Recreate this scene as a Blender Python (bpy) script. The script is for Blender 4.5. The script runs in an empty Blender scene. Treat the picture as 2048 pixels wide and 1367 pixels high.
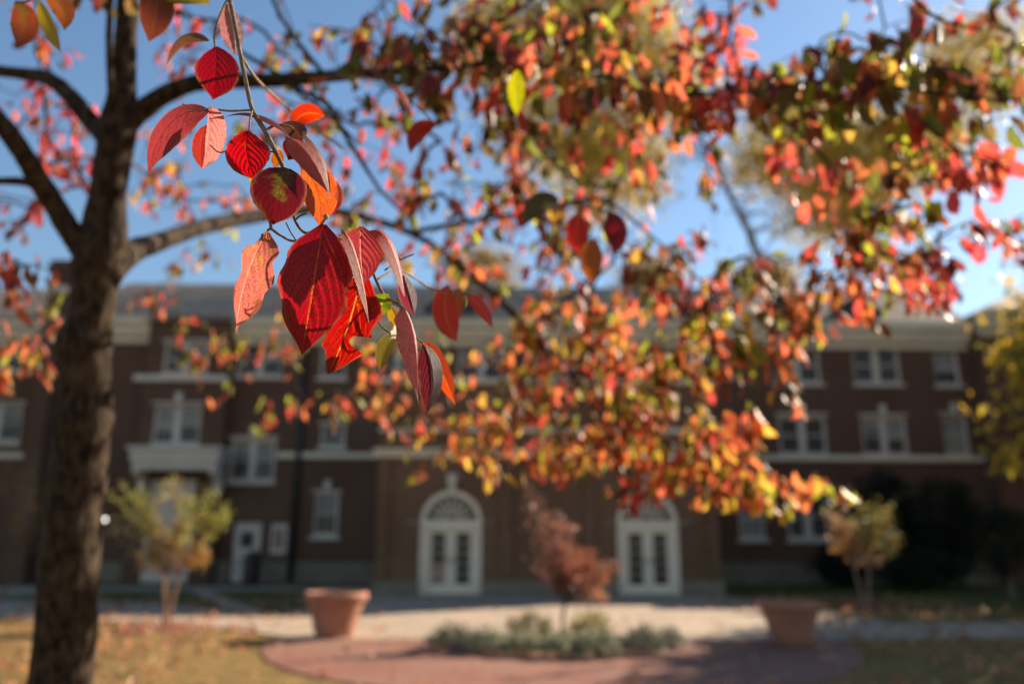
import bpy, math, random
import numpy as np
from mathutils import Vector, Matrix

rng = np.random.default_rng(11)
random.seed(7)
S = bpy.context.scene
COL = S.collection

# ------------------------------------------------------------------ camera
F_PX, CX, CY = 2048 * 28 / 36, 1024.0, 683.5
PITCH, YAW, ROLL = math.radians(14.32), math.radians(1.3), math.radians(0.15)
EYE = np.array([0.0, 0.0, 1.6])
FW = np.array([math.sin(YAW) * math.cos(PITCH), math.cos(YAW) * math.cos(PITCH), math.sin(PITCH)])
R0 = np.array([math.cos(YAW), -math.sin(YAW), 0.0])
U0 = np.cross(R0, FW)
RT = R0 * math.cos(ROLL) + U0 * math.sin(ROLL)
UP = np.cross(RT, FW)
cam_d = bpy.data.cameras.new('camera')
cam_d.sensor_width = 36
cam_d.lens = 28
cam_d.clip_start = 0.05
cam_d.clip_end = 2000
cam_d.dof.use_dof = True
cam_d.dof.focus_distance = 0.69
cam_d.dof.aperture_fstop = 3.1
cam_d.dof.aperture_blades = 0
cam = bpy.data.objects.new('camera', cam_d)
cam.matrix_world = Matrix(((RT[0], UP[0], -FW[0], EYE[0]), (RT[1], UP[1], -FW[1], EYE[1]),
                           (RT[2], UP[2], -FW[2], EYE[2]), (0, 0, 0, 1)))
COL.objects.link(cam)
S.camera = cam

# ------------------------------------------------------------------ light
SUN_EL, SUN_AZ = math.radians(28.5), math.radians(54)      # azimuth clockwise from +Y (away from the camera)
world = bpy.data.worlds.new('World')
S.world = world
world.use_nodes = True
wn, wl = world.node_tree.nodes, world.node_tree.links
wn.clear()
sky = wn.new('ShaderNodeTexSky')
sky.sky_type = 'NISHITA'
sky.sun_disc = False
sky.sun_elevation = SUN_EL
sky.sun_rotation = SUN_AZ
sky.air_density = 1.4
sky.dust_density = 0.3
sky.ozone_density = 4.5
bg = wn.new('ShaderNodeBackground')
bg.inputs[1].default_value = 0.051
wo = wn.new('ShaderNodeOutputWorld')
wl.new(sky.outputs[0], bg.inputs[0])
wl.new(bg.outputs[0], wo.inputs[0])
sun_d = bpy.data.lights.new('sun', 'SUN')
sun_d.energy = 4.3
sun_d.angle = math.radians(0.53)
sun_d.color = (1.0, 0.86, 0.68)
sun = bpy.data.objects.new('sun', sun_d)
to_sun = Vector((math.sin(SUN_AZ) * math.cos(SUN_EL), math.cos(SUN_AZ) * math.cos(SUN_EL), math.sin(SUN_EL)))
sun.rotation_euler = to_sun.to_track_quat('Z', 'Y').to_euler()
COL.objects.link(sun)
S.view_settings.view_transform = 'Standard'
S.view_settings.look = 'None'
S.view_settings.exposure = 1.62
S.view_settings.gamma = 1
S.view_settings.use_curve_mapping = False
S.cycles.use_denoising = True
S.cycles.max_bounces = 8
S.cycles.transmission_bounces = 4
S.cycles.sample_clamp_indirect = 6

# ------------------------------------------------------------------ pixel -> place (2048 x 1367 photograph)
def ray(x, y):
    return FW + RT * ((x - CX) / F_PX) + UP * ((CY - y) / F_PX)
def at(x, y, d):
    return EYE + ray(x, y) * d
def ground(x, y, z=0.0):
    r = ray(x, y)
    return EYE + r * ((z - EYE[2]) / r[2])
def onwall(x, y, Y):
    r = ray(x, y)
    p = EYE + r * (Y / r[1])
    return float(p[0]), float(p[2])

# ------------------------------------------------------------------ object helpers
ORIGIN = {}
def thing(name, label, cat, loc=(0, 0, 0), group=None):
    o = bpy.data.objects.new(name, None)
    o.empty_display_size = 0.1
    COL.objects.link(o)
    o.location = loc
    ORIGIN[o.name] = np.array(loc, float)
    o['label'] = label
    o['category'] = cat
    if group: o['group'] = group
    return o
def mesh_data(name, V, Fc, smooth=False):
    me = bpy.data.meshes.new(name)
    me.from_pydata([tuple(map(float, v)) for v in V], [], Fc)
    if smooth: me.shade_smooth()
    return me
def link(name, me, mats, parent=None, loc=None, kind=None, label=None):
    o = bpy.data.objects.new(name, me)
    COL.objects.link(o)
    if mats is not None and len(me.materials) == 0:
        for m in (mats if isinstance(mats, (list, tuple)) else [mats]): me.materials.append(m)
    if parent is not None: o.parent = parent
    if loc is not None: o.location = loc
    if kind: o['kind'] = kind
    if label: o['label'] = label
    return o
def build(name, V, Fc, mat, parent=None, smooth=False, kind=None, label=None):
    """world-space vertices -> one mesh object under parent"""
    V = np.asarray(V, float)
    org = ORIGIN.get(parent.name, np.zeros(3)) if parent is not None else np.zeros(3)
    me = mesh_data(name, V - org, Fc, smooth)
    o = link(name, me, mat, parent, None, kind, label)
    ORIGIN[o.name] = org
    return o
class MB:
    def __init__(s): s.v = []; s.f = []
    def add(s, V, Fc):
        n = len(s.v)
        s.v.extend([tuple(map(float, p)) for p in V])
        s.f.extend([tuple(i + n for i in f) for f in Fc])
        return s
    def box(s, x0, x1, y0, y1, z0, z1):
        return s.add([(x0, y0, z0), (x1, y0, z0), (x1, y1, z0), (x0, y1, z0), (x0, y0, z1), (x1, y0, z1), (x1, y1, z1), (x0, y1, z1)],
                     [(0, 3, 2, 1), (4, 5, 6, 7), (0, 1, 5, 4), (1, 2, 6, 5), (2, 3, 7, 6), (3, 0, 4, 7)])
    def prism_xz(s, pts, y0, y1):
        n = len(pts)
        V = [(x, y0, z) for x, z in pts] + [(x, y1, z) for x, z in pts]
        Fc = [tuple(range(n)), tuple(range(2 * n - 1, n - 1, -1))] + [(i, i + n, (i + 1) % n + n, (i + 1) % n) for i in range(n)]
        return s.add(V, Fc)
    def profile_x(s, prof, x0, x1):
        n = len(prof)
        V = [(x0, y, z) for y, z in prof] + [(x1, y, z) for y, z in prof]
        Fc = [tuple(range(n - 1, -1, -1)), tuple(range(n, 2 * n))] + [(i, (i + 1) % n, (i + 1) % n + n, i + n) for i in range(n)]
        return s.add(V, Fc)
    def lathe(s, prof, c=(0, 0, 0), n=40, wob=None):
        m = len(prof)
        V = []
        for k in range(n):
            a = 2 * math.pi * k / n
            for r, z in prof: V.append((c[0] + r * math.cos(a), c[1] + r * math.sin(a), c[2] + z))
        Fc = [(k * m + j, ((k + 1) % n) * m + j, ((k + 1) % n) * m + j + 1, k * m + j + 1) for k in range(n) for j in range(m - 1)]
        return s.add(V, Fc)
    def tube(s, P, Rr, n=8, cap=True, bump=0.0, rg=None):
        P = np.asarray(P, float); Rr = np.broadcast_to(np.asarray(Rr, float), (len(P),))
        T = np.gradient(P, axis=0); T /= np.linalg.norm(T, axis=1)[:, None] + 1e-12
        ref = np.array([0.0, 1.0, 0.0]) if abs(T[0][1]) < 0.9 else np.array([1.0, 0, 0])
        V = []
        for i in range(len(P)):
            a = ref - T[i] * ref.dot(T[i]); a /= np.linalg.norm(a) + 1e-12
            ref = a
            b = np.cross(T[i], a)
            for k in range(n):
                t = 2 * math.pi * k / n
                rr = Rr[i]
                if bump: rr *= 1 + bump * (0.5 * math.sin(3 * t + i * 0.35) + 0.5 * math.sin(i * 0.9 + 2 * t + 1.3)) + (rg.normal(0, bump * .35) if rg is not None else 0)
                V.append(P[i] + (a * math.cos(t) + b * math.sin(t)) * rr)
        Fc = [(i * n + k, i * n + (k + 1) % n, (i + 1) * n + (k + 1) % n, (i + 1) * n + k) for i in range(len(P) - 1) for k in range(n)]
        if cap: Fc += [tuple(range(n - 1, -1, -1)), tuple(range((len(P) - 1) * n, len(P) * n))]
        return s.add(V, Fc)
    def build(s, name, mat, parent=None, smooth=False, kind=None, label=None):
        return build(name, s.v, s.f, mat, parent, smooth, kind, label)
    def mesh(s, name, smooth=False): return mesh_data(name, s.v, s.f, smooth)
def spline(P, n=8):
    """Catmull-Rom through rows of P (any number of columns)"""
    P = np.asarray(P, float)
    Q = np.vstack([2 * P[0] - P[1], P, 2 * P[-1] - P[-2]])
    out = []
    for i in range(1, len(Q) - 2):
        for t in np.linspace(0, 1, n, endpoint=False):
            a, b, c, d = Q[i - 1], Q[i], Q[i + 1], Q[i + 2]
            out.append(0.5 * (2 * b + (c - a) * t + (2 * a - 5 * b + 4 * c - d) * t * t + (3 * b - a - 3 * c + d) * t ** 3))
    out.append(P[-1])
    return np.array(out)

# ------------------------------------------------------------------ materials
def new_mat(name):
    m = bpy.data.materials.new(name); m.use_nodes = True
    nt = m.node_tree; nt.nodes.clear()
    out = nt.nodes.new('ShaderNodeOutputMaterial')
    return m, nt.nodes, nt.links, out
def math_n(N, L, op, a, b=None, c=None, clamp=False):
    n = N.new('ShaderNodeMath'); n.operation = op; n.use_clamp = clamp
    for i, v in enumerate((a, b, c)):
        if v is None: continue
        if isinstance(v, (int, float)): n.inputs[i].default_value = v
        else: L.new(v, n.inputs[i])
    return n.outputs[0]
def mapr(N, L, v, a, b, c=0.0, d=1.0, smooth=True):
    n = N.new('ShaderNodeMapRange'); n.interpolation_type = 'SMOOTHSTEP' if smooth else 'LINEAR'
    L.new(v, n.inputs[0])
    for i, x in zip((1, 2, 3, 4), (a, b, c, d)): n.inputs[i].default_value = x
    return n.outputs[0]
def mixc(N, L, f, a, b, mode='MIX'):
    n = N.new('ShaderNodeMix'); n.data_type = 'RGBA'; n.blend_type = mode
    for sock, v in ((n.inputs[0], f), (n.inputs[6], a), (n.inputs[7], b)):
        if isinstance(v, (int, float)): sock.default_value = v
        elif isinstance(v, tuple): sock.default_value = (*v[:3], 1)
        else: L.new(v, sock)
    return n.outputs[2]
def noise(N, L, vec, scale, detail=4, rough=0.55):
    n = N.new('ShaderNodeTexNoise'); n.inputs['Scale'].default_value = scale
    n.inputs['Detail'].default_value = detail; n.inputs['Roughness'].default_value = rough
    if vec is not None: L.new(vec, n.inputs['Vector'])
    return n.outputs[0]
def pos(N): return N.new('ShaderNodeNewGeometry').outputs['Position']
def stretch(N, L, vec, s):
    n = N.new('ShaderNodeVectorMath'); n.operation = 'MULTIPLY'
    L.new(vec, n.inputs[0]); n.inputs[1].default_value = s
    return n.outputs[0]
def bump(N, L, h, st, dist):
    n = N.new('ShaderNodeBump'); n.inputs['Strength'].default_value = st; n.inputs['Distance'].default_value = dist
    L.new(h, n.inputs['Height']); return n.outputs[0]
def princ(N, L, out, col, rough=0.7, spec=0.3, normal=None, metal=0.0):
    p = N.new('ShaderNodeBsdfPrincipled')
    if isinstance(col, tuple): p.inputs['Base Color'].default_value = (*col[:3], 1)
    else: L.new(col, p.inputs['Base Color'])
    if isinstance(rough, (int, float)): p.inputs['Roughness'].default_value = rough
    else: L.new(rough, p.inputs['Roughness'])
    p.inputs['Specular IOR Level'].default_value = spec
    p.inputs['Metallic'].default_value = metal
    if normal is not None: L.new(normal, p.inputs['Normal'])
    if out is not None: L.new(p.outputs[0], out.inputs[0])
    return p.outputs[0]
def mottled(name, a, b, scale=3.0, rough=0.75, fine=40.0, bst=0.3, bdist=0.01, spec=0.25, sv=(1, 1, 1), lo=.35, hi=.65):
    m, N, L, out = new_mat(name)
    p = stretch(N, L, pos(N), sv)
    n1 = noise(N, L, p, scale, 5)
    n2 = noise(N, L, p, fine, 3)
    c = mixc(N, L, mapr(N, L, n1, lo, hi), a, b)
    c = mixc(N, L, mapr(N, L, n2, .3, .7, 0, .5), c, tuple(x * .62 for x in a))
    princ(N, L, out, c, rough, spec, bump(N, L, n2, bst, bdist))
    return m
def brick_mat(name, c1, c2, mortar, bw=.22, bh=.075, horizontal=False, wear=(.5, .5, .5)):
    m, N, L, out = new_mat(name)
    g = pos(N)
    sp = N.new('ShaderNodeSeparateXYZ'); L.new(g, sp.inputs[0])
    cb = N.new('ShaderNodeCombineXYZ')
    if horizontal:
        L.new(sp.outputs[0], cb.inputs[0]); L.new(sp.outputs[1], cb.inputs[1])
    else:
        L.new(math_n(N, L, 'ADD', sp.outputs[0], sp.outputs[1]), cb.inputs[0]); L.new(sp.outputs[2], cb.inputs[1])
    t = N.new('ShaderNodeTexBrick'); L.new(cb.outputs[0], t.inputs['Vector'])
    t.inputs['Scale'].default_value = 1; t.inputs['Brick Width'].default_value = bw; t.inputs['Row Height'].default_value = bh
    t.inputs['Mortar Size'].default_value = .006; t.inputs['Mortar Smooth'].default_value = .2
    t.inputs['Color1'].default_value = (*c1, 1); t.inputs['Color2'].default_value = (*c2, 1); t.inputs['Mortar'].default_value = (*mortar, 1)
    n1 = noise(N, L, g, .4, 6); n2 = noise(N, L, g, 9, 4)
    c = mixc(N, L, mapr(N, L, n1, .38, .64, 0, .75), t.outputs[0], wear)
    c = mixc(N, L, mapr(N, L, n2, .4, .7, 0, .5), c, mixc(N, L, .5, c, (.01, .008, .008)))
    h = math_n(N, L, 'MULTIPLY', t.outputs[1], -1.0)
    princ(N, L, out, c, .85, .2, bump(N, L, h, .6, .006))
    return m
def bark_mat(name, a, b, sc=1.0, lichen=None):
    m, N, L, out = new_mat(name)
    p = stretch(N, L, pos(N), (1, 1, .35))
    n1 = noise(N, L, p, 55 * sc, 6, .65)
    n2 = noise(N, L, pos(N), 9 * sc, 4)
    vo = N.new('ShaderNodeTexVoronoi'); vo.inputs['Scale'].default_value = 60 * sc; L.new(p, vo.inputs['Vector'])
    c = mixc(N, L, mapr(N, L, n1, .35, .65), a, b)
    if lichen: c = mixc(N, L, mapr(N, L, n2, .55, .68, 0, .6), c, lichen)
    h = math_n(N, L, 'ADD', n1, math_n(N, L, 'MULTIPLY', vo.outputs[0], .8))
    princ(N, L, out, c, .9, .15, bump(N, L, h, .9, .006 / sc))
    return m
def leaf_material(name, hero=True, tv=1.75, tm=.58, rough=.3):
    m, N, L, out = new_mat(name)
    def att(n):
        a = N.new('ShaderNodeAttribute'); a.attribute_name = n; return a
    uv = att('UVMap'); sx = N.new('ShaderNodeSeparateXYZ'); L.new(uv.outputs['Vector'], sx.inputs[0])
    u, s = sx.outputs[0], sx.outputs[1]
    lp = att('lp'); sl = N.new('ShaderNodeSeparateColor'); L.new(lp.outputs['Color'], sl.inputs[0])
    seed, mixb, spot = sl.outputs
    c1, c2, c3 = att('c1').outputs['Color'], att('c2').outputs['Color'], att('c3').outputs['Color']
    au = math_n(N, L, 'ABSOLUTE', math_n(N, L, 'MULTIPLY_ADD', u, 2.0, -1.0))
    cb = N.new('ShaderNodeCombineXYZ'); L.new(u, cb.inputs[0]); L.new(math_n(N, L, 'MULTIPLY', s, 1.9), cb.inputs[1])
    L.new(math_n(N, L, 'MULTIPLY', seed, 37.0), cb.inputs[2])
    n1 = noise(N, L, cb.outputs[0], 3.1, 6, .6)
    k = math_n(N, L, 'MULTIPLY_ADD', n1, 3.2, -1.85)
    k = math_n(N, L, 'ADD', k, mixb)
    k = math_n(N, L, 'ADD', k, math_n(N, L, 'MULTIPLY_ADD', s, -.9, .35))
    k = math_n(N, L, 'ADD', k, math_n(N, L, 'MULTIPLY_ADD', au, -.7, .3), None, True)
    c = mixc(N, L, k, c1, c2)
    q = math_n(N, L, 'MULTIPLY', au, math_n(N, L, 'MULTIPLY_ADD', au, .30, .36))
    q = math_n(N, L, 'ADD', math_n(N, L, 'MULTIPLY', math_n(N, L, 'SUBTRACT', s, q), 6.5), math_n(N, L, 'MULTIPLY', n1, .45))
    fr = math_n(N, L, 'ABSOLUTE', math_n(N, L, 'SUBTRACT', math_n(N, L, 'FRACT', q), .5))
    vein = mapr(N, L, fr, .468, .495)
    vein = math_n(N, L, 'MULTIPLY', vein, mapr(N, L, au, .97, .55, .1, 1))
    mid = mapr(N, L, au, .04, .012)
    vv = math_n(N, L, 'MAXIMUM', math_n(N, L, 'MULTIPLY', vein, .5), mid)
    n2 = noise(N, L, cb.outputs[0], 27.0, 4, .65)
    n3 = noise(N, L, cb.outputs[0], 70.0, 2, .5)
    c = mixc(N, L, mapr(N, L, n2, .35, .7, 0, .62 if hero else .4), c, mixc(N, L, .68, c, (.03, .003, .005)))
    c = mixc(N, L, math_n(N, L, 'MULTIPLY', vv, .72), c, c3)
    sm = math_n(N, L, 'MULTIPLY', mapr(N, L, math_n(N, L, 'ADD', n2, math_n(N, L, 'MULTIPLY', n3, .35)), .70, .80), spot)
    c = mixc(N, L, math_n(N, L, 'MULTIPLY', sm, .85), c, (.03, .012, .008))
    c = mixc(N, L, mapr(N, L, math_n(N, L, 'ADD', au, math_n(N, L, 'MULTIPLY', n2, .12)), .9, 1.05, 0, .4), c, mixc(N, L, .5, c, (.55, .22, .16)))
    eb = math_n(N, L, 'ADD', math_n(N, L, 'MULTIPLY', au, .55), math_n(N, L, 'ADD', n1, math_n(N, L, 'MULTIPLY', s, .22)))
    c = mixc(N, L, math_n(N, L, 'MULTIPLY', mapr(N, L, eb, 1.10, 1.24), .75), c, (.09, .032, .014))
    h = math_n(N, L, 'ADD', math_n(N, L, 'MULTIPLY', vv, -.6), math_n(N, L, 'ADD', n2, math_n(N, L, 'MULTIPLY', n3, .4)))
    nb = bump(N, L, h, .5, .0009)
    b = princ(N, L, None, c, rough, .38 if hero else .3, nb)
    tr = N.new('ShaderNodeBsdfTranslucent'); L.new(nb, tr.inputs[1])
    hs = N.new('ShaderNodeHueSaturation'); hs.inputs['Saturation'].default_value = 1.06 if hero else .97; hs.inputs['Value'].default_value = tv
    L.new(c, hs.inputs['Color']); L.new(hs.outputs[0], tr.inputs[0])
    ms = N.new('ShaderNodeMixShader'); ms.inputs[0].default_value = tm
    L.new(b, ms.inputs[1]); L.new(tr.outputs[0], ms.inputs[2]); L.new(ms.outputs[0], out.inputs[0])
    return m
def foliage_mat(name):
    m, N, L, out = new_mat(name)
    a = N.new('ShaderNodeAttribute'); a.attribute_name = 'c1'
    b = princ(N, L, None, a.outputs['Color'], .5, .3)
    tr = N.new('ShaderNodeBsdfTranslucent')
    hs = N.new('ShaderNodeHueSaturation'); hs.inputs['Value'].default_value = 1.15; L.new(a.outputs['Color'], hs.inputs['Color'])
    L.new(hs.outputs[0], tr.inputs[0])
    ms = N.new('ShaderNodeMixShader'); ms.inputs[0].default_value = .42
    L.new(b, ms.inputs[1]); L.new(tr.outputs[0], ms.inputs[2]); L.new(ms.outputs[0], out.inputs[0])
    return m
def plain(name, col, rough=.6, spec=.3, emit=None):
    m, N, L, out = new_mat(name)
    n1 = noise(N, L, pos(N), 2.5, 4)
    c = mixc(N, L, mapr(N, L, n1, .35, .7, 0, .22), col, tuple(x * .6 for x in col))
    princ(N, L, out, c, rough, spec)
    if emit:
        p = [n for n in N if n.type == 'BSDF_PRINCIPLED'][0]
        p.inputs['Emission Color'].default_value = (*col, 1); p.inputs['Emission Strength'].default_value = emit
    return m
def grass_mat(name, a, b, c3, dark=1.0):
    m, N, L, out = new_mat(name)
    g = pos(N)
    n1 = noise(N, L, g, .55, 5); n2 = noise(N, L, g, 3.5, 5, .65); n3 = noise(N, L, stretch(N, L, g, (1, .5, 1)), 55, 3, .7)
    c = mixc(N, L, mapr(N, L, n1, .40, .58), a, b)
    c = mixc(N, L, mapr(N, L, n2, .46, .60), c, c3)
    n4 = noise(N, L, stretch(N, L, g, (.7, 1.6, 1)), 1.1, 4, .6)
    c = mixc(N, L, mapr(N, L, n4, .52, .66, 0, .6), c, mixc(N, L, .5, c3, (.07, .045, .02)))
    c = mixc(N, L, mapr(N, L, n3, .4, .65, 0, .6), c, tuple(x * .4 for x in a))
    princ(N, L, out, c, .9, .1, bump(N, L, math_n(N, L, 'ADD', n3, n2), .8, .05))
    return m

M = {}
M['brick'] = brick_mat('facade brick', (.145, .063, .036), (.10, .045, .028), (.13, .095, .066), wear=(.15, .08, .05))
M['porch_brick'] = brick_mat('porch brick', (.185, .09, .046), (.135, .064, .034), (.17, .115, .075), wear=(.21, .115, .065))
M['paver'] = brick_mat('red pavers', (.27, .105, .068), (.20, .078, .052), (.18, .12, .09), .2, .1, True, (.24, .13, .09))
M['stone'] = mottled('base stone', (.20, .155, .105), (.25, .20, .14), 1.2, .85)
M['cream'] = mottled('cream paint', (.82, .69, .50), (.74, .61, .44), .8, .55, 12, .05, .002)
M['white'] = mottled('white paint', (.70, .58, .47), (.63, .52, .42), 1.0, .5, 14, .05, .002)
M['door'] = mottled('door paint', (.86, .71, .53), (.80, .65, .48), .8, .5, 12, .05, .002)
M['glass'] = plain('window glass', (.03, .03, .03), .1, .25)
M['blind'] = plain('window blind', (.27, .25, .21), .6, .2)
M['roof'] = None
M['dark'] = plain('dark metal and dormer shade', (.025, .024, .024), .5, .4)
M['concrete'] = mottled('concrete', (.40, .30, .21), (.29, .22, .16), .9, .9, 20, .2, .004)
M['terracotta'] = mottled('terracotta', (.44, .195, .115), (.35, .145, .085), 3.0, .8, 30, .2, .003)
M['soil'] = mottled('potting soil', (.05, .033, .022), (.035, .024, .017), 8, .95, 60, .8, .02)
M['mulch'] = mottled('red mulch', (.26, .085, .05), (.16, .055, .035), 9, .95, 45, .9, .03)
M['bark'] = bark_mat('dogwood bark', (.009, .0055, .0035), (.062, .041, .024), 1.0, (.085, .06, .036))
M['twig'] = bark_mat('dogwood twig bark', (.14, .09, .055), (.24, .17, .11), 4.0)
M['bud'] = bark_mat('flower bud', (.26, .20, .13), (.36, .29, .19), 8.0)
M['treebark'] = bark_mat('grey tree bark', (.10, .08, .06), (.2, .16, .12), .25)
M['redbark'] = bark_mat('smooth tan bark', (.22, .12, .075), (.32, .2, .13), .5)
M['leaf'] = leaf_material('dogwood leaf', True, 1.75, .5, .5)
M['canopy'] = leaf_material('dogwood canopy leaf', False, 1.75, .56, .45)
M['foliage'] = foliage_mat('foliage')
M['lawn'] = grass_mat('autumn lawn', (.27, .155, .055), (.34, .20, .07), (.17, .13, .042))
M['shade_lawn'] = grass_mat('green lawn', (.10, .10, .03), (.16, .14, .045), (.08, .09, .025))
M['lamp'] = plain('lamp globe', (1, .95, .88), .3, .5, 1.3)
M['blackboard'] = plain('door pane', (.03, .03, .028), .15, .5)
M['poster'] = plain('poster paper', (.33, .2, .15), .6, .2)
m, N, L, out = new_mat('roof tiles')
g = pos(N); w = N.new('ShaderNodeTexWave'); w.wave_type = 'BANDS'; w.bands_direction = 'Z'; w.wave_profile = 'SAW'
w.inputs['Scale'].default_value = 1.3; w.inputs['Distortion'].default_value = .6; L.new(g, w.inputs['Vector'])
n1 = noise(N, L, g, 1.2, 5); n2 = noise(N, L, g, 14, 3)
c = mixc(N, L, mapr(N, L, n1, .3, .7), (.34, .24, .165), (.42, .31, .22))
c = mixc(N, L, mapr(N, L, n2, .4, .7, 0, .5), c, (.09, .075, .06))
princ(N, L, out, c, .85, .2, bump(N, L, w.outputs['Color'], .7, .05))
M['roof'] = m

# ------------------------------------------------------------------ ground
def sheet(name, pts, z, mat, kind='structure'):
    return build(name, [(x, y, z) for x, y in pts], [tuple(range(len(pts)))], mat, None, False, kind)
sheet('ground', [(-400, -200), (400, -200), (400, 900), (-400, 900)], 0.0, M['lawn'])
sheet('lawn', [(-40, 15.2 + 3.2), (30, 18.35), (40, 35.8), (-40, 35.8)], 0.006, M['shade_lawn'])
def arc(cx, cy, r, a0, a1, n=40):
    return [(cx + r * math.cos(math.radians(a0 + (a1 - a0) * i / n)), cy + r * math.sin(math.radians(a0 + (a1 - a0) * i / n))) for i in range(n + 1)]
def slab(name, pts, z, mat):
    n = len(pts)
    V = [(x, y, -.08) for x, y in pts] + [(x, y, z) for x, y in pts]
    Fc = [tuple(range(n, 2 * n))] + [(i, (i + 1) % n, (i + 1) % n + n, i + n) for i in range(n)]
    return build(name, V, Fc, mat, None, False, 'structure')
gp = lambda x, y: tuple(float(v) for v in ground(x, y)[:2])
slab('walkway', [gp(-900, 1206), gp(-100, 1233), gp(330, 1247), gp(480, 1260), gp(600, 1281), (5.6, 14.75), (12, 15.2), (60, 15.2), (60, 17.6), (8.6, 17.9), (7.6, 26.6), (-4.4, 27.6), gp(540, 1237), gp(330, 1208), gp(-100, 1197), gp(-900, 1184)], .03, M['concrete'])
slab('path', [gp(-500, 1184), gp(-20, 1191), gp(75, 1188), gp(60, 1174), gp(-500, 1166)], .024, M['concrete'])
slab('footpath', [gp(545, 1233), gp(480, 1229), gp(372, 1176), gp(398, 1172)], .018, M['concrete'])
slab('pavement', [(-40, 31.2), (-5.2, 30.0), (-4.5, 27.65), (-3.9, 27.2), (-3.9, 33), (-40, 33.4)], .016, M['concrete'])
slab('plaza', [(5.9, 14.72)] + [(-3.6, 14.72)] + [(1.1 + 4.85 * math.cos(math.radians(a)), 14.72 + 5.5 * math.sin(math.radians(a))) for a in range(183, 358, 4)], .022, M['paver'])

# ------------------------------------------------------------------ building
YW, YP = 36.0, 27.0
hall = thing('brick_hall', 'long three-storey red brick hall with cream cornice and grey hipped roof', 'building', (2, YW, 0))
EAVE = 10.85
def wall_cells(mb, x0, x1, z0, z1, y, holes, reveal=.22):
    xs = sorted({x0, x1, *[v for h in holes for v in h[:2]]}); zs = sorted({z0, z1, *[v for h in holes for v in h[2:]]})
    for a, b in zip(xs[:-1], xs[1:]):
        for c, d in zip(zs[:-1], zs[1:]):
            mx, mz = (a + b) / 2, (c + d) / 2
            if any(h[0] < mx < h[1] and h[2] < mz < h[3] for h in holes): continue
            mb.add([(a, y, c), (b, y, c), (b, y, d), (a, y, d)], [(0, 1, 2, 3)])
    for a, b, c, d in holes:
        e = y + reveal
        mb.add([(a, y, c), (b, y, c), (b, y, d), (a, y, d), (a, e, c), (b, e, c), (b, e, d), (a, e, d)],
               [(0, 4, 5, 1), (1, 5, 6, 2), (2, 6, 7, 3), (3, 7, 4, 0), (4, 7, 6, 5)])
# window specs: pixels on the facade plane -> (x0, x1, z0, z1), leaves, keystone, blind
wins = []
def W(px0, px1, py0, py1, n=2, key=False, blind=0, Y=YW, arch=False):
    xa, z1 = onwall(px0, (py0 + py1) / 2, Y)[0], onwall((px0 + px1) / 2, py0, Y)[1]
    xb, z0 = onwall(px1, (py0 + py1) / 2, Y)[0], onwall((px0 + px1) / 2, py1, Y)[1]
    wins.append((xa, xb, z0, z1, n, key, blind, Y, arch))
W(475, 565, 680, 752); W(640, 692, 688, 755, 1); W(752, 838, 688, 760); W(915, 1010, 688, 764)
W(1090, 1180, 688, 765); W(1335, 1420, 690, 767); W(1548, 1640, 692, 766); W(1707, 1800, 692, 767); W(1869, 1919, 694, 770, 1)
W(458, 550, 876, 962, 2, True, 1); W(640, 690, 850, 893, 1); W(765, 835, 820, 893); W(1558, 1655, 830, 909, 2, True); W(1724, 1816, 830, 910, 2, True, 1); W(1888, 1938, 830, 911, 1, True, 2)
W(627, 676, 982, 1072, 1, True, 1); W(1478, 1530, 995, 1077, 1, False, 2); W(1574, 1660, 985, 1078); W(1760, 1845, 985, 1078)
W(326, 416, 684, 748, 2, False, 0, 35.4); W(305, 400, 810, 889, 2, True, 1, 35.4)
W(-52, 62, 682, 742, 2, False, 0, 36.9); W(-54, 42, 808, 884, 2, False, 1, 36.9)
x_l, x_r = onwall(190, 800, YW)[0], onwall(1952, 800, YW)[0]
mb = MB()
door_x0, door_x1 = onwall(462, 1100, YW)[0], onwall(520, 1100, YW)[0]
side_x0, side_x1 = onwall(536, 1100, YW)[0], onwall(572, 1100, YW)[0]
doorZ = onwall(490, 1042, YW)[1]
wall_cells(mb, x_l, x_r, .9, EAVE, YW, [w[:4] for w in wins if w[7] == YW] + [(door_x0, door_x1, .9, doorZ), (side_x0, side_x1, 1.2, doorZ - .05)])
mb.box(x_l + .01, x_r - .01, YW + .24, YW + 10, 0, EAVE - .02)
mb.build('wall', M['brick'], hall)
mb = MB(); mb.box(x_l, door_x0, YW - .07, YW + .2, 0, .9); mb.box(door_x1, x_r, YW - .07, YW + .2, 0, .9)
mb.build('stone_base', M['stone'], hall)
# projecting entrance bay on the left, left wing, right wing
bx0, bx1 = onwall(283, 800, 35.4)[0], onwall(452, 800, 35.4)[0]
mb = MB()
ex0, ex1 = onwall(295, 980, 35.4)[0], onwall(392, 980, 35.4)[0]
wall_cells(mb, bx0, bx1, 0, 11.5, 35.4, [w[:4] for w in wins if w[7] == 35.4] + [(ex0, ex1, .05, 4.4)])
mb.add([(bx0, 35.4, 0), (bx0, 35.99, 0), (bx0, 35.99, 11.5), (bx0, 35.4, 11.5), (bx1, 35.4, 0), (bx1, 35.99, 0), (bx1, 35.99, 11.5), (bx1, 35.4, 11.5)],
       [(0, 3, 2, 1), (4, 5, 6, 7), (3, 7, 6, 2)])
mb.build('bay_wall', M['brick'], hall)
lx0, lx1 = -34.0, x_l - .002
mb = MB(); wall_cells(mb, lx0, lx1, 0, 10.9, 36.9, [w[:4] for w in wins if w[7] == 36.9]); mb.box(lx0, lx1, 37.15, 45, 0, 10.88)
mb.build('wing_wall', M['brick'], hall)
rx0 = onwall(1958, 800, 33.0)[0]
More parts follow.
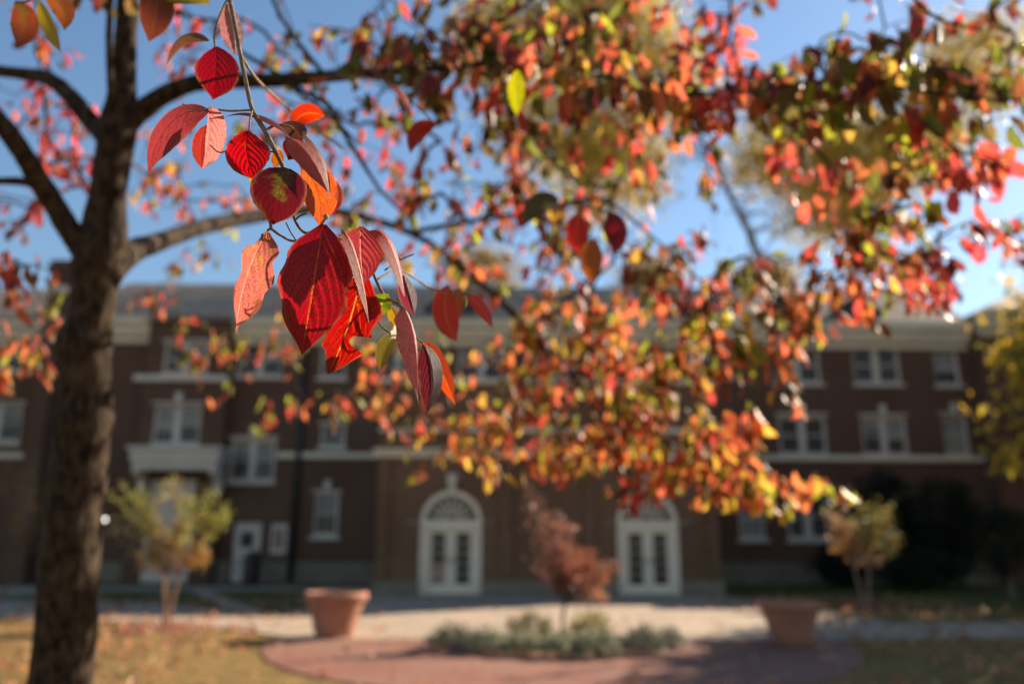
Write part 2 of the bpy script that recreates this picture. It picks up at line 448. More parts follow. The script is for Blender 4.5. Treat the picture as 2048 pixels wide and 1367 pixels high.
mb = MB(); mb.box(x_r + .003, 40, YW - .8, 45, 0, 11.3); mb.build('wing_wall', M['brick'], hall)
# cornices
def cornice(x0, x1, y, z, name='cornice'):
    mb = MB()
    mb.profile_x([(y + .1, z - .28), (y - .1, z - .28), (y - .12, z), (y - .38, z + .06), (y - .42, z + .42), (y - .62, z + .5), (y - .66, z + .86), (y + .1, z + .86)], x0, x1)
    return mb.build(name, M['cream'], hall)
cornice(bx1 + .002, x_r - .1, YW, EAVE); cornice(x_l, bx0 - .002, YW, EAVE); cornice(lx0, lx1, 36.9, EAVE + .02); cornice(x_r + .02, 40, YW - .8, EAVE + .5)
ZE = EAVE + .88
def roof_mesh(name, V, Fc): return build(name, V, Fc, M['roof'], hall)
ridge_z = 15.15
xra, xrb = x_l - 1.5, onwall(1790, 580, 41)[0]
rf = roof_mesh('roof', [(x_l - 2, YW - .7, ZE), (x_r + .3, YW - .7, ZE), (x_r + .3, 46.7, ZE), (x_l - 2, 46.7, ZE), (xra, 41, ridge_z), (xrb, 41, ridge_z)],
          [(0, 1, 5, 4), (1, 2, 5), (2, 3, 4, 5), (3, 0, 4), (0, 3, 2, 1)])
roof_mesh('roof', [(lx0, 36.2, ZE + .03), (lx1 - .6, 36.2, ZE + .03), (lx1 - .6, 46, ZE + .03), (lx0, 46, ZE + .03), (lx0, 41, 14.75), (lx1 - .6, 41, 14.75)],
          [(0, 1, 5, 4), (2, 3, 4, 5), (1, 2, 5), (3, 0, 4)])
xr2 = onwall(2050, 572, 40)[0]
roof_mesh('roof', [(x_r + .1, YW - 1.5, ZE + .5), (42, YW - 1.5, ZE + .5), (42, 46, ZE + .5), (x_r + .1, 46, ZE + .5), (xr2, 40.5, 15.1), (40, 40.5, 15.1)],
          [(0, 1, 5, 4), (1, 2, 5), (2, 3, 4, 5), (3, 0, 4)])
# entrance bay roof (small hip)
roof_mesh('roof', [(bx0 - .25, 35.15, 11.5), (bx1 + .25, 35.15, 11.5), (bx1 + .25, 39.5, 12.9), (bx0 - .25, 39.5, 12.9), ((bx0 + bx1) / 2 - .6, 38.0, 13.5), ((bx0 + bx1) / 2 + .6, 38.0, 13.5)],
          [(0, 1, 5, 4), (1, 2, 5), (2, 3, 4, 5), (3, 0, 4), (0, 3, 2, 1)])
# dormers: front gables, shade of the dark side put into the body colour
for px in (905, 1330, 1548, 1690):
    cxm, _ = onwall(px, 620, 37.2)
    wd, y0, zb = 1.15, 35.9, ZE + .5
    zt = zb + 1.0
    mb = MB(); mb.prism_xz([(cxm - wd, zb - .3), (cxm + wd, zb - .3), (cxm + wd, zb + .12), (cxm, zt), (cxm - wd, zb + .12)], y0, 40.2)
    d = mb.build('dormer', M['dark'], hall)
    mb = MB(); mb.add([(cxm - wd - .15, y0 - .12, zb + .1), (cxm, y0 - .12, zt + .06), (cxm, 40.3, zt + .06), (cxm - wd - .15, 40.3, zb + .1), (cxm + wd + .15, y0 - .12, zb + .1), (cxm + wd + .15, 40.3, zb + .1)],
                      [(0, 1, 2, 3), (1, 4, 5, 2)])
    mb.build('dormer_roof', M['roof'], d)
# chimney, external, at the left
chx0, chx1 = onwall(78, 700, 34.7)[0], onwall(112, 700, 34.7)[0]
ztop = onwall(95, 522, 34.7)[1]
mb = MB(); mb.box(chx0, chx1, 34.7, 36.7, 0, ztop); mb.box(chx0 - .12, chx1 + .12, 34.58, 36.82, ztop - .5, ztop - .2); mb.box(chx0 - .06, chx1 + .06, 34.64, 36.76, ztop - .18, ztop + .05)
ch = mb.build('chimney', M['brick'], hall)
for py in (577, 640):
    z = onwall(95, py, 34.7)[1]; MB().box(chx0 - .05, chx1 + .05, 34.65, 36.75, z - .14, z + .14).build('stone_band', M['white'], ch)
# string courses
zb = onwall(1600, 915, YW)[1]
segs, cur = [], bx1 + .003
for w in sorted([w for w in wins if w[7] == YW and w[2] < zb + .1 and w[3] > zb - .1]):
    segs.append((cur, w[0] - .1)); cur = w[1] + .1
segs.append((cur, x_r))
for a, b in segs:
    MB().box(a, b, YW - .09, YW + .05, zb - .12, zb + .12).build('string_course', M['cream'], hall)
MB().box(lx0, chx0 - .01, 36.8, 36.95, zb - .1, zb + .14).build('string_course', M['cream'], hall)
mb = MB().box(onwall(270, 755, 35.4)[0], onwall(456, 755, 35.4)[0], 35.24, 35.41, onwall(300, 762, 35.4)[1], onwall(300, 750, 35.4)[1]); mb.build('bay_sill', M['white'], hall)
# windows
wcache = {}
def window(x0, x1, z0, z1, n, key, blind, Y):
    w, h = round(x1 - x0, 1), round(z1 - z0, 1)
    k = (w, h, n)
    if k not in wcache:
        f = .09
        fr = MB()
        fr.box(-w/2, -w/2 + f, -.02, .1, 0, h).box(w/2 - f, w/2, -.02, .1, 0, h).box(-w/2 + f, w/2 - f, -.02, .1, h - f, h).box(-w/2 + f, w/2 - f, -.02, .1, 0, f)
        cells = [(-w/2 + f, w/2 - f)]
        if n == 2:
            fr.box(-.13, .13, -.04, .1, f, h - f); cells = [(-w/2 + f, -.13), (.13, w/2 - f)]
        sashes = []
        for a, b in cells:
            sh = MB(); sh.box(a, a + .05, .02, .07, f, h - f).box(b - .05, b, .02, .07, f, h - f)
            sh.box(a + .05, b - .05, .02, .07, h/2 - .03, h/2 + .03).box(a + .05, b - .05, .02, .07, f, f + .05).box(a + .05, b - .05, .02, .07, h - f - .05, h - f)
            mx = (a + b) / 2
            sh.box(mx - .012, mx + .012, .03, .06, f + .05, h/2 - .03).box(mx - .012, mx + .012, .03, .06, h/2 + .03, h - f - .05)
            pn = MB().box(a + .005, b - .005, .074, .09, f, h - f)
            sashes.append((sh.mesh('sash'), pn.mesh('pane'), (a, b)))
        sill = MB().box(-w/2 - .12, w/2 + .12, -.2, .02, -.14, -.003).mesh('sill')
        ks = MB().prism_xz([(-.1, h + .0), (.1, h + .0), (.16, h + .52), (-.16, h + .52)], -.22, -.06).mesh('keystone')
        li = MB().box(-w/2 - .1, w/2 + .1, -.19, -.13, h + .003, h + .1).mesh('lintel')
        wcache[k] = (fr.mesh('window'), sashes, sill, ks, li)
        wcache[k][0].materials.append(M['white'])
        for s_, p_, _ in sashes: s_.materials.append(M['white']); p_.materials.append(M['glass'])
        for q in (sill, ks, li): q.materials.append(M['white'])
    fr, sashes, sill, ks, li = wcache[k]
    org = ORIGIN[hall.name]
    o = link('window', fr, None, hall, Vector(((x0 + x1) / 2 - org[0], Y + .12 - org[1], z0)))
    for j, (s_, p_, ab) in enumerate(sashes):
        link('sash', s_, None, o); link('pane', p_, None, o)
        if blind == 2 or (blind == 1 and random.random() < .8) or random.random() < .25:
            drop = 1.0 if blind == 2 else random.uniform(.35, .75)
            z_t = h - .1
            link('blind', MB().box(ab[0] + .06, ab[1] - .06, .071, .0735, z_t - drop * (h - .25), z_t).mesh('blind'), M['blind'], o)
    link('sill', sill, None, o)
    if key: link('keystone', ks, None, o)
    link('lintel', li, None, o)
for w in wins: window(*w[:8])
# portico over the entrance bay
pxa, pxb = onwall(258, 920, 34.2)[0], onwall(436, 920, 34.2)[0]
pz1, pz0 = onwall(340, 893, 34.2)[1], onwall(340, 935, 34.2)[1]
mb = MB().box(pxa, pxb, 34.2, 35.39, pz0 + .3, pz1 - .12); mb.box(pxa - .12, pxb + .12, 34.08, 35.39, pz1 - .115, pz1 + .03); mb.box(pxa + .1, pxb - .1, 34.3, 35.39, pz0 - .05, pz0 + .297)
po = mb.build('portico', M['white'], hall)
for x in (pxa + .25, pxb - .25):
    MB().profile_x([(35.39, pz0 - 1.0), (35.1, pz0 - .95), (34.9, pz0 - .5), (34.35, pz0 - .18), (34.35, pz0 - .06), (35.39, pz0 - .06)], x - .16, x + .16).build('bracket', M['white'], po)
mb = MB().box(ex0 + .05, ex1 - .05, 35.5, 35.56, .06, 4.35)
ed = mb.build('door', M['white'], hall)
for a in (ex0 + .25, (ex0 + ex1) / 2 + .12):
    MB().box(a, a + (ex1 - ex0) / 2 - .4, 35.48, 35.497, 1.0, 2.4).build('pane', M['glass'], ed)
MB().box(ex0 + .06, ex1 - .06, 35.46, 35.498, 2.55, 2.68).build('transom', M['white'], ed)
# service door with a small pane, sidelight
mb = MB().box(door_x0 + .04, door_x1 - .04, YW + .12, YW + .18, .05, doorZ - .04)
sd = mb.build('door', M['white'], hall, label='plain white door with one small square pane')
MB().box((door_x0 + door_x1) / 2 - .28, (door_x0 + door_x1) / 2 + .28, YW + .09, YW + .117, doorZ - 1.1, doorZ - .45).build('pane', M['glass'], sd)
MB().box(door_x1 - .2, door_x1 - .14, YW + .05, YW + .117, 1.25, 1.4).build('handle', M['dark'], sd)
sl = MB().box(side_x0 + .03, side_x1 - .03, YW + .1, YW + .16, 1.22, doorZ - .08).build('window', M['white'], hall)
MB().box(side_x0 + .17, side_x1 - .17, YW + .07, YW + .097, 1.45, doorZ - .3).build('pane', M['poster'], sl)
# downpipes
for px in (592, ):
    x, _ = onwall(px, 1000, YW)
    mb = MB().tube([(x, YW - .12, .1), (x, YW - .12, 6), (x, YW - .12, 10.5)], .13, 10)
    for z in (1.5, 4.2, 7, 9.6): mb.box(x - .17, x + .17, YW - .2, YW + .02, z, z + .08)
    mb.build('downpipe', M['dark'], hall, True)
# porch block with two arched doorways
qx0, qx1 = onwall(752, 1100, YP)[0], onwall(1438, 1100, YP)[0]
ptop = 7.0
dcs = [((onwall(840, 1100, YP)[0] + onwall(962, 1100, YP)[0]) / 2), ((onwall(1237, 1100, YP)[0] + onwall(1357, 1100, YP)[0]) / 2)]
DW, SPR = 2.04, 2.36      # opening width, spring height
mb = MB()
cuts = [qx0, dcs[0] - DW/2, dcs[0] + DW/2, dcs[1] - DW/2, dcs[1] + DW/2, qx1]
for i in (0, 2, 4):
    a, b = cuts[i], cuts[i + 1]
    mb.add([(a, YP, 0), (b, YP, 0), (b, YP, ptop), (a, YP, ptop)], [(0, 1, 2, 3)])
for c in dcs:
    n = 24; A = [math.pi - math.pi * i / n for i in range(n + 1)]
    P = [(c + DW/2 * math.cos(t), SPR + DW/2 * math.sin(t)) for t in A]
    for (xa, za), (xb, zb_) in zip(P[:-1], P[1:]):
        mb.add([(xa, YP, za), (xb, YP, zb_), (xb, YP, ptop), (xa, YP, ptop)], [(0, 1, 2, 3)])
        mb.add([(xa, YP, za), (xb, YP, zb_), (xb, YP + .35, zb_), (xa, YP + .35, za)], [(0, 3, 2, 1)])
    for sx in (-1, 1):
        x = c + sx * DW/2
        mb.add([(x, YP, 0), (x, YP, SPR), (x, YP + .35, SPR), (x, YP + .35, 0)], [(0, 1, 2, 3)])
mb.add([(qx0, YP, 0), (qx0, YW - .1, 0), (qx0, YW - .1, ptop), (qx0, YP, ptop), (qx1, YP, 0), (qx1, YW - .1, 0), (qx1, YW - .1, ptop), (qx1, YP, ptop)], [(0, 3, 2, 1), (4, 5, 6, 7), (3, 7, 6, 2)])
mb.add([(qx0 + .01, YP + .4, 0), (qx1 - .01, YP + .4, 0), (qx1 - .01, YP + .4, ptop), (qx0 + .01, YP + .4, ptop)], [(0, 1, 2, 3)])
mb.build('porch_wall', M['porch_brick'], hall)
pil = [qx0 + .18, onwall(1012, 1100, YP)[0], onwall(1180, 1100, YP)[0], qx1 - .18]
for x in pil:
    MB().box(x - .19, x + .19, YP - .1, YP + .01, .55, 4.46).build('pilaster', M['porch_brick'], hall)
for a, b in ((qx0 - .08, dcs[0] - DW/2 - .02), (dcs[0] + DW/2 + .02, dcs[1] - DW/2 - .02), (dcs[1] + DW/2 + .02, qx1 + .08)):
    MB().box(a, b, YP - .14, YP + .02, 0, .5).build('stone_base', M['stone'], hall)
zc = onwall(1000, 907, YP)[1]
MB().profile_x([(YP + .02, zc - .14), (YP - .12, zc - .14), (YP - .14, zc + .02), (YP - .24, zc + .05), (YP - .24, zc + .14), (YP + .02, zc + .14)], qx0 - .2, qx1 + .2).build('string_course', M['cream'], hall)
MB().box(qx0 - .12, qx1 + .12, YP - .12, YP + .4, ptop + .002, ptop + .16).build('coping', M['cream'], hall)
zq = onwall(1100, 860, YP)[1]
MB().box(qx0 - .06, qx1 + .06, YP - .06, YP + .01, zq - .07, zq + .07).build('parapet_band', M['cream'], hall)
for di, c in enumerate(dcs):
    n = 28
    def ring(r0, r1, y0, y1, a0=0., a1=180., nn=n):
        m_ = MB()
        P = [(math.cos(math.radians(a0 + (a1 - a0) * i / nn)), math.sin(math.radians(a0 + (a1 - a0) * i / nn))) for i in range(nn + 1)]
        for (ca, sa), (cb_, sb) in zip(P[:-1], P[1:]):
            q = [(c + r0 * ca, y0, SPR + r0 * sa), (c + r1 * ca, y0, SPR + r1 * sa), (c + r1 * cb_, y0, SPR + r1 * sb), (c + r0 * cb_, y0, SPR + r0 * sb)]
            q += [(x, y1, z) for x, _, z in q]
            m_.add(q, [(0, 1, 2, 3), (1, 5, 6, 2), (0, 3, 7, 4), (4, 7, 6, 5)])
        return m_
    r = DW / 2
    mb = ring(r - .17, r - .004, YP + .02, YP + .2)
    mb.box(c - r + .004, c - r + .15, YP + .02, YP + .2, 0.04, SPR).box(c + r - .15, c + r - .004, YP + .02, YP + .2, .04, SPR)
    mb.box(c - r + .15, c + r - .15, YP + .03, YP + .2, SPR - .2, SPR + .06)
    sur = mb.build('door_surround', M['door'], hall)
    mb = MB().add([(c, YP + .16, SPR + .06)] + [(c + (r - .17) * math.cos(math.pi * i / n), YP + .16, SPR + .06 + (r - .2) * math.sin(math.pi * i / n)) for i in range(n + 1)], [(0, i + 2, i + 1) for i in range(n)])
    mb.build('fanlight_pane', M['glass'], sur)
    mb = MB()
    for k in range(1, 8):
        a = math.pi * k / 8
        p0 = np.array([c + .18 * math.cos(a), YP + .13, SPR + .06 + .18 * math.sin(a)]); p1 = np.array([c + (r - .2) * math.cos(a), YP + .13, SPR + .06 + (r - .22) * math.sin(a)])
        mb.tube([p0, (p0 + p1) / 2, p1], .032, 6)
    for rr in (.2, .52):
        mb.tube([(c + rr * math.cos(math.pi * i / 16), YP + .13, SPR + .06 + rr * math.sin(math.pi * i / 16)) for i in range(17)], .022, 6)
    mb.build('fanlight_bar', M['door'], sur)
    for sx in (-1, 1):
        a, b = (c - r + .155, c - .006) if sx < 0 else (c + .006, c + r - .155)
        mb = MB(); st = .17
        z0, z1 = .06, SPR - .205
        mb.box(a, a + st + (.06 if sx < 0 else 0), YP + .1, YP + .16, z0, z1).box(b - st - (.06 if sx > 0 else 0), b, YP + .1, YP + .16, z0, z1)
        xa, xb = a + st + (.06 if sx < 0 else 0), b - st - (.06 if sx > 0 else 0)
        mb.box(xa, xb, YP + .1, YP + .16, z0, z0 + .32).box(xa, xb, YP + .1, YP + .16, z1 - .16, z1)
        dd = mb.build('door', M['door'], hall)
        for k in range(5):
            za = z0 + .32 + k * (z1 - .16 - z0 - .32) / 5; zb2 = za + (z1 - .16 - z0 - .32) / 5
            lit = (di == 0 and sx < 0 and k < 3)
            MB().box(xa, xb, YP + .125, YP + .14, za + .012, zb2 - .012).build('pane', M['poster'] if lit and k < 2 else M['glass'], dd)
            if k: MB().box(xa, xb, YP + .115, YP + .15, za - .012, za + .012).build('muntin', M['door'], dd)
        hx = c + sx * .1
        MB().tube([(hx, YP + .1, 1.0), (hx, YP + .04, 1.02), (hx, YP + .04, 1.22), (hx, YP + .1, 1.24)], .014, 6).build('handle', M['dark'], dd)
    # voussoir ring, keystone, imposts
    for sx in (-1, 1):
        MB().box(c + sx * (r + .22) - .2, c + sx * (r + .22) + .2, YP - .05, YP + .02, SPR - .08, SPR + .06).build('impost', M['stone'], hall)
    zk = SPR + r
    MB().prism_xz([(c - .1, zk - .0), (c + .1, zk - .0), (c + .17, zk + .52), (c - .17, zk + .52)], YP - .1, YP + .01).build('keystone', M['white'], hall)
    mb = MB().box(c - r - .25, c + r + .25, YP - .5, YP + .34, .0, .045); mb.build('threshold', M['stone'], hall)

# wall lamps beside the entrance, a bin by the service door
for (px, py), lab in (((210, 1038), 'lit round globe lamp on a bracket, just right of the dark dogwood trunk'), ((368, 1043), 'lit round globe lamp in front of the pale entrance door, behind the crape myrtle')):
    x, z = onwall(px, py, 34.0)
    lt = thing('globe_lamp', lab, 'lamp', (x, 34.0, 0), 'white globe lamps by the side entrance')
    MB().lathe([(0.0, -.07), (.035, -.061), (.061, -.035), (.07, 0), (.061, .035), (.035, .061), (0.0, .07)], (x, 34.0, z), 20).build('globe', M['lamp'], lt, True)
    MB().tube([(x, 34, 0), (x, 34, 1.4), (x, 34, z - .08)], .03, 8).build('post', M['dark'], lt, True)
    MB().lathe([(0, 0), (.12, 0), (.12, .05), (.05, .1), (.035, .2)], (x, 34, 0), 16).build('base', M['dark'], lt, True)
x, y = (onwall(502, 1150, 34.6)[0], 34.6)
bn = thing('litter_bin', 'dark brown round litter bin with domed lid before the white service door', 'bin', (x, y, 0))
MB().lathe([(0, 0), (.3, 0), (.34, .1), (.36, .95), (.34, 1.0)], (x, y, 0), 24).build('body', plain('bin brown', (.06, .03, .02), .6), bn, True)
MB().lathe([(.37, 1.0), (.38, 1.06), (.3, 1.2), (.16, 1.32), (0, 1.36)], (x, y, 0), 24).build('lid', M['dark'], bn, True)

# ------------------------------------------------------------------ foliage clouds
def clip(c): return tuple(max(0.002, min(.95, v)) for v in c)
def leaf_cloud(name, P, size, pal, parent, aspect=.5, kind=None, droop=.4, rg=rng, jit=.25, mat=None, rows=None):
    """diamond leaves with a fold, one mesh; P (n,3) world"""
    n = len(P)
    d = rg.normal(size=(n, 3)); d[:, 2] -= droop * 2
    d /= np.linalg.norm(d, axis=1)[:, None]
    a = np.cross(d, rg.normal(size=(n, 3))); a /= np.linalg.norm(a, axis=1)[:, None]
    nn = np.cross(d, a)
    L_ = size * rg.uniform(.65, 1.3, n)[:, None]
    Wd = L_ * aspect * .5
    base = P
    V = np.stack([base, base + d * L_ * .45 + a * Wd + nn * Wd * .25, base + d * L_ - nn * L_ * .12, base + d * L_ * .45 - a * Wd + nn * Wd * .25], 1).reshape(-1, 3)
    org = ORIGIN.get(parent.name, np.zeros(3)) if parent is not None else np.zeros(3)
    V = V - org
    me = bpy.data.meshes.new(name)
    me.vertices.add(4 * n); me.vertices.foreach_set('co', V.ravel().astype(np.float32))
    idx = np.arange(4 * n).reshape(n, 4)
    tri = np.concatenate([idx[:, [0, 1, 2]], idx[:, [0, 2, 3]]], 1).reshape(-1)
    me.loops.add(len(tri)); me.loops.foreach_set('vertex_index', tri.astype(np.int32))
    me.polygons.add(2 * n); me.polygons.foreach_set('loop_start', (np.arange(2 * n) * 3).astype(np.int32))
    me.update(calc_edges=True)
    pal = np.array(pal)
    col = pal[rg.integers(0, len(pal), n) if rows is None else rows] * rg.uniform(1 - jit, 1 + jit, n)[:, None]
    c4 = np.ones((n, 4)); c4[:, :3] = np.clip(col, .003, .95)
    at_ = me.attributes.new('c1', 'FLOAT_COLOR', 'POINT'); at_.data.foreach_set('color', np.repeat(c4, 4, 0).ravel().astype(np.float32))
    o = link(name, me, mat or M['foliage'], parent, None, kind)
    ORIGIN[o.name] = org
    return o
def clumps(c, r, n_cl, per, cr, rg=rng, shell=.55):
    """clumped points inside an ellipsoid"""
    c = np.array(c, float); r = np.array(r, float)
    d = rg.normal(size=(n_cl, 3)); d /= np.linalg.norm(d, axis=1)[:, None]
    cen = c + d * r * (shell + (1 - shell) * rg.uniform(0, 1, n_cl) ** .5)[:, None] * rg.uniform(.5, 1, n_cl)[:, None] ** .4
    pts = np.repeat(cen, per, 0) + rg.normal(size=(n_cl * per, 3)) * cr * np.array([1, 1, .7])
    return pts, cen
def limb_set(mb, root, cens, r0, rg=rng, sides=6):
    root = np.array(root, float)
    for c in cens:
        mid = root * .5 + c * .5 + rg.normal(size=3) * np.linalg.norm(c - root) * .07 + np.array([0, 0, .05 * np.linalg.norm(c - root)])
        P = spline([root, mid, c], 4)
        mb.tube(P, np.linspace(r0, r0 * .2, len(P)), sides)
def bg_tree(name, label, cat, base, fork_z, blobs, pal, size, tr, group=None, bark='treebark', limbs=10, stems=1, droop=.4, aspect=.5, lean=0.0):
    rg = np.random.default_rng(int(abs(base[0]) * 97 + abs(base[1]) * 13))
    t = thing(name, label, cat, base, group)
    allp, allc = [], []
    for (c, r, ncl, per, cr) in blobs:
        p, ce = clumps(c, r, ncl, per, cr, rg); allp.append(p); allc.append(ce)
    P = np.vstack(allp); C_ = np.vstack(allc)
    P = P[P[:, 2] > .15]
    top = C_.mean(0)
    for k in range(stems):
        a = 2 * math.pi * k / max(stems, 1)
        off = np.array([math.cos(a), math.sin(a) * .7, 0]) * (tr * 1.6 if stems > 1 else 0)
        fk = np.array([base[0] + lean, base[1], fork_z]) + off * 3.2
        hi = fk * .35 + top * .65 + off * 2
        Q = spline([np.array(base) + off - np.array([0, 0, .1]), (np.array(base) * .5 + fk * .5) + off * .3, fk, hi], 6)
        MB().tube(Q, np.linspace(tr, tr * .3, len(Q)), 10, bump=.04).build('trunk', M[bark], t, True)
    mb = MB()
    sel = C_[rg.permutation(len(C_))[:limbs]]
    for c in sel:
        z0, z1 = fork_z, fork_z * .35 + top[2] * .65
        f = np.clip((c[2] - .55 * np.linalg.norm((c - top)[:2]) - z0) / (z1 - z0 + 1e-6) + rg.uniform(-.08, .08), .02, .97)
        r_ = np.array([base[0] + lean, base[1], fork_z]) * (1 - f) + (np.array([base[0] + lean, base[1], fork_z]) * .35 + top * .65) * f
        limb_set(mb, r_, [c], tr * (.3 if tr < .2 else .16), rg)
    mb.build('limbs', M[bark], t, True)
    leaf_cloud('crown', P, size, pal, t, aspect, None, droop, rg)
    return t
def blob(px, py, Y, rx, ry, ncl, per, cr, rd=None):
    """ellipsoid that a patch of the photograph implies at depth Y; rx, ry in pixels"""
    x, z = onwall(px, py, Y); k = Y / F_PX
    return ((x, Y, z), (rx * k, (rd or rx) * k * .8, ry * k), ncl, per, cr)
YEL = [(.58, .42, .07), (.50, .39, .08), (.62, .48, .14), (.38, .33, .06)]
PALE = [(.38, .29, .13), (.34, .27, .12), (.28, .21, .08)]
def X(px, Y): return onwall(px, 1090, Y)[0]
bg_tree('oak_tree', 'tall thin-crowned yellow oak rising behind the roof, above the arched doors', 'tree', (X(1180, 52), 52, 0), 12,
        [blob(1180, 60, 52, 177, 138, 117, 66, 1.20), blob(1120, 240, 52, 141, 138, 78, 61, 1.20), blob(1230, 330, 52, 118, 114, 65, 57, 1.12), blob(1000, 60, 52, 106, 92, 44, 52, 1.12), blob(1310, 150, 52, 106, 126, 59, 52, 1.12)], YEL, .46, .5, 'tall yellow trees behind the hall', limbs=26)
bg_tree('oak_tree', 'tall thin-crowned yellow oak behind the roof, above the single window at its end', 'tree', (X(1690, 54), 54, 0), 12,
        [blob(1600, 300, 54, 141, 103, 86, 61, 1.12), blob(1720, 330, 54, 141, 114, 86, 57, 1.20), blob(1660, 420, 54, 106, 69, 44, 52, 1.12), blob(1830, 260, 54, 129, 103, 59, 52, 1.12), blob(1960, 120, 54, 129, 103, 65, 52, 1.12), blob(1560, 200, 54, 82, 69, 15, 38, .6)], YEL, .46, .5, 'tall yellow trees behind the hall', limbs=26)
for px, py, rx, ry, lab in ((960, 540, 90, 50, 'low pale cream tree behind the roof ridge, right of the hanging leaf spray'), (1300, 555, 60, 42, 'small round pale golden tree top behind the roof, over the far arched door'),
                            (1530, 560, 70, 40, 'low pale tree top behind the roof ridge, beside the dark dormers')):
    bg_tree('pale_tree', lab, 'tree', (X(px, 60), 60, 0), 8, [blob(px, py, 60, rx, ry, 60, 45, .6)], PALE, .4, .3, 'pale tree tops behind the roof', limbs=12)
# bare-branched tree
bt = thing('bare_tree', 'nearly leafless tree with thin dark branches against the pale sky behind the roof', 'tree', (X(1470, 48), 48.5, 0))
rg = np.random.default_rng(5)
p = [np.array([*(onwall(a, b, 48.5)[:1]), 48.5, onwall(a, b, 48.5)[1]]) for a, b in ((1530, 620), (1512, 500), (1475, 420), (1430, 330), (1395, 260), (1380, 180))]
mb = MB(); q = spline([np.array([X(1540, 48.5), 48.5, 0])] + p, 6); mb.tube(q, np.linspace(.32, .1, len(q)), 8); mb.build('trunk', M['treebark'], bt, True)
mb = MB()
for k in range(34):
    i = rg.integers(10, len(q)); L0 = rg.uniform(1.5, 4.5)
    d = rg.normal(size=3) * np.array([1, .6, .6]) + np.array([.3, 0, .3]); d /= np.linalg.norm(d)
    mid = q[i] + d * L0 * .5 + rg.normal(size=3) * .2; e = q[i] + d * L0 + np.array([0, 0, -.4])
    P_ = spline([q[i], mid, e], 4); mb.tube(P_, np.linspace(.07, .02, len(P_)), 5)
    for j in range(2):
        s_ = P_[rg.integers(3, len(P_))]; e2 = s_ + rg.normal(size=3) * .9
        mb.tube(spline([s_, (s_ + e2) / 2 + rg.normal(size=3) * .1, e2], 3), .018, 4)
mb.build('limbs', M['treebark'], bt, True)
# yellow tree at the right that shades the lawn
bg_tree('maple_tree', 'broad golden-leaved tree overhanging the far end of the hall', 'tree', (21.5, 22.5, 0), 3.0,
        [((20.8, 22.5, 7.6), (5.4, 4.6, 4.0), 250, 26, .5), ((22, 21.5, 10), (4.5, 4, 3), 100, 26, .5), ((15.5, 22.5, 5.6), (1.0, 1.5, 3.0), 18, 24, .34)],
        [(.56, .36, .03), (.46, .32, .03), (.26, .23, .03), (.58, .36, .05)], .36, .34, limbs=60)
bg_tree('oak_tree', 'large dark green oak shading the grass past the edge of the lawn', 'tree', (18.6, 19.0, 0), 3.2,
        [((18.6, 19.0, 7.6), (4.6, 4.8, 3.6), 260, 40, .5)], [(.10, .11, .03), (.2, .16, .04)], .24, .32, limbs=24)
bg_tree('oak_tree', 'large russet oak on the lawn beyond the end of the hall', 'tree', (28.0, 28.5, 0), 3.6,
        [((28.0, 28.5, 9.0), (6.0, 6.0, 5.0), 300, 36, .6)], [(.22, .10, .04), (.2, .14, .04), (.14, .09, .03)], .34, .4, limbs=30)
# dark shrubs and evergreens along the right of the facade
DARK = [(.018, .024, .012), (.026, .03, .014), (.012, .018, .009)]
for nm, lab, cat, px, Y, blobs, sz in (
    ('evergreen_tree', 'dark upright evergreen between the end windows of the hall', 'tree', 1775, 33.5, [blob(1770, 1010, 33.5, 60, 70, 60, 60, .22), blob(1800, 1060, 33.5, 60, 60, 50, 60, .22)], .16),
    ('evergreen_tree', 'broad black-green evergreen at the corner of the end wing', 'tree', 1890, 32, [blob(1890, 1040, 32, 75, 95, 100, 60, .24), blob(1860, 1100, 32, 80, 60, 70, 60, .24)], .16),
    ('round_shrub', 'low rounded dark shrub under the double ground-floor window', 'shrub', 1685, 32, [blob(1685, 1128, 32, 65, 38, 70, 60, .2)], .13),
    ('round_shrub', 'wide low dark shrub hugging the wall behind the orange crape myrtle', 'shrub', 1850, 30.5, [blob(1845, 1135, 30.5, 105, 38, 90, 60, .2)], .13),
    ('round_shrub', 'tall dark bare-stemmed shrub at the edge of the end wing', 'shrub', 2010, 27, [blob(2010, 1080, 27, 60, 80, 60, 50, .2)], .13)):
    bg_tree(nm, lab, cat, (X(px, Y), Y, 0), .8, blobs, DARK, sz, .1, limbs=8)
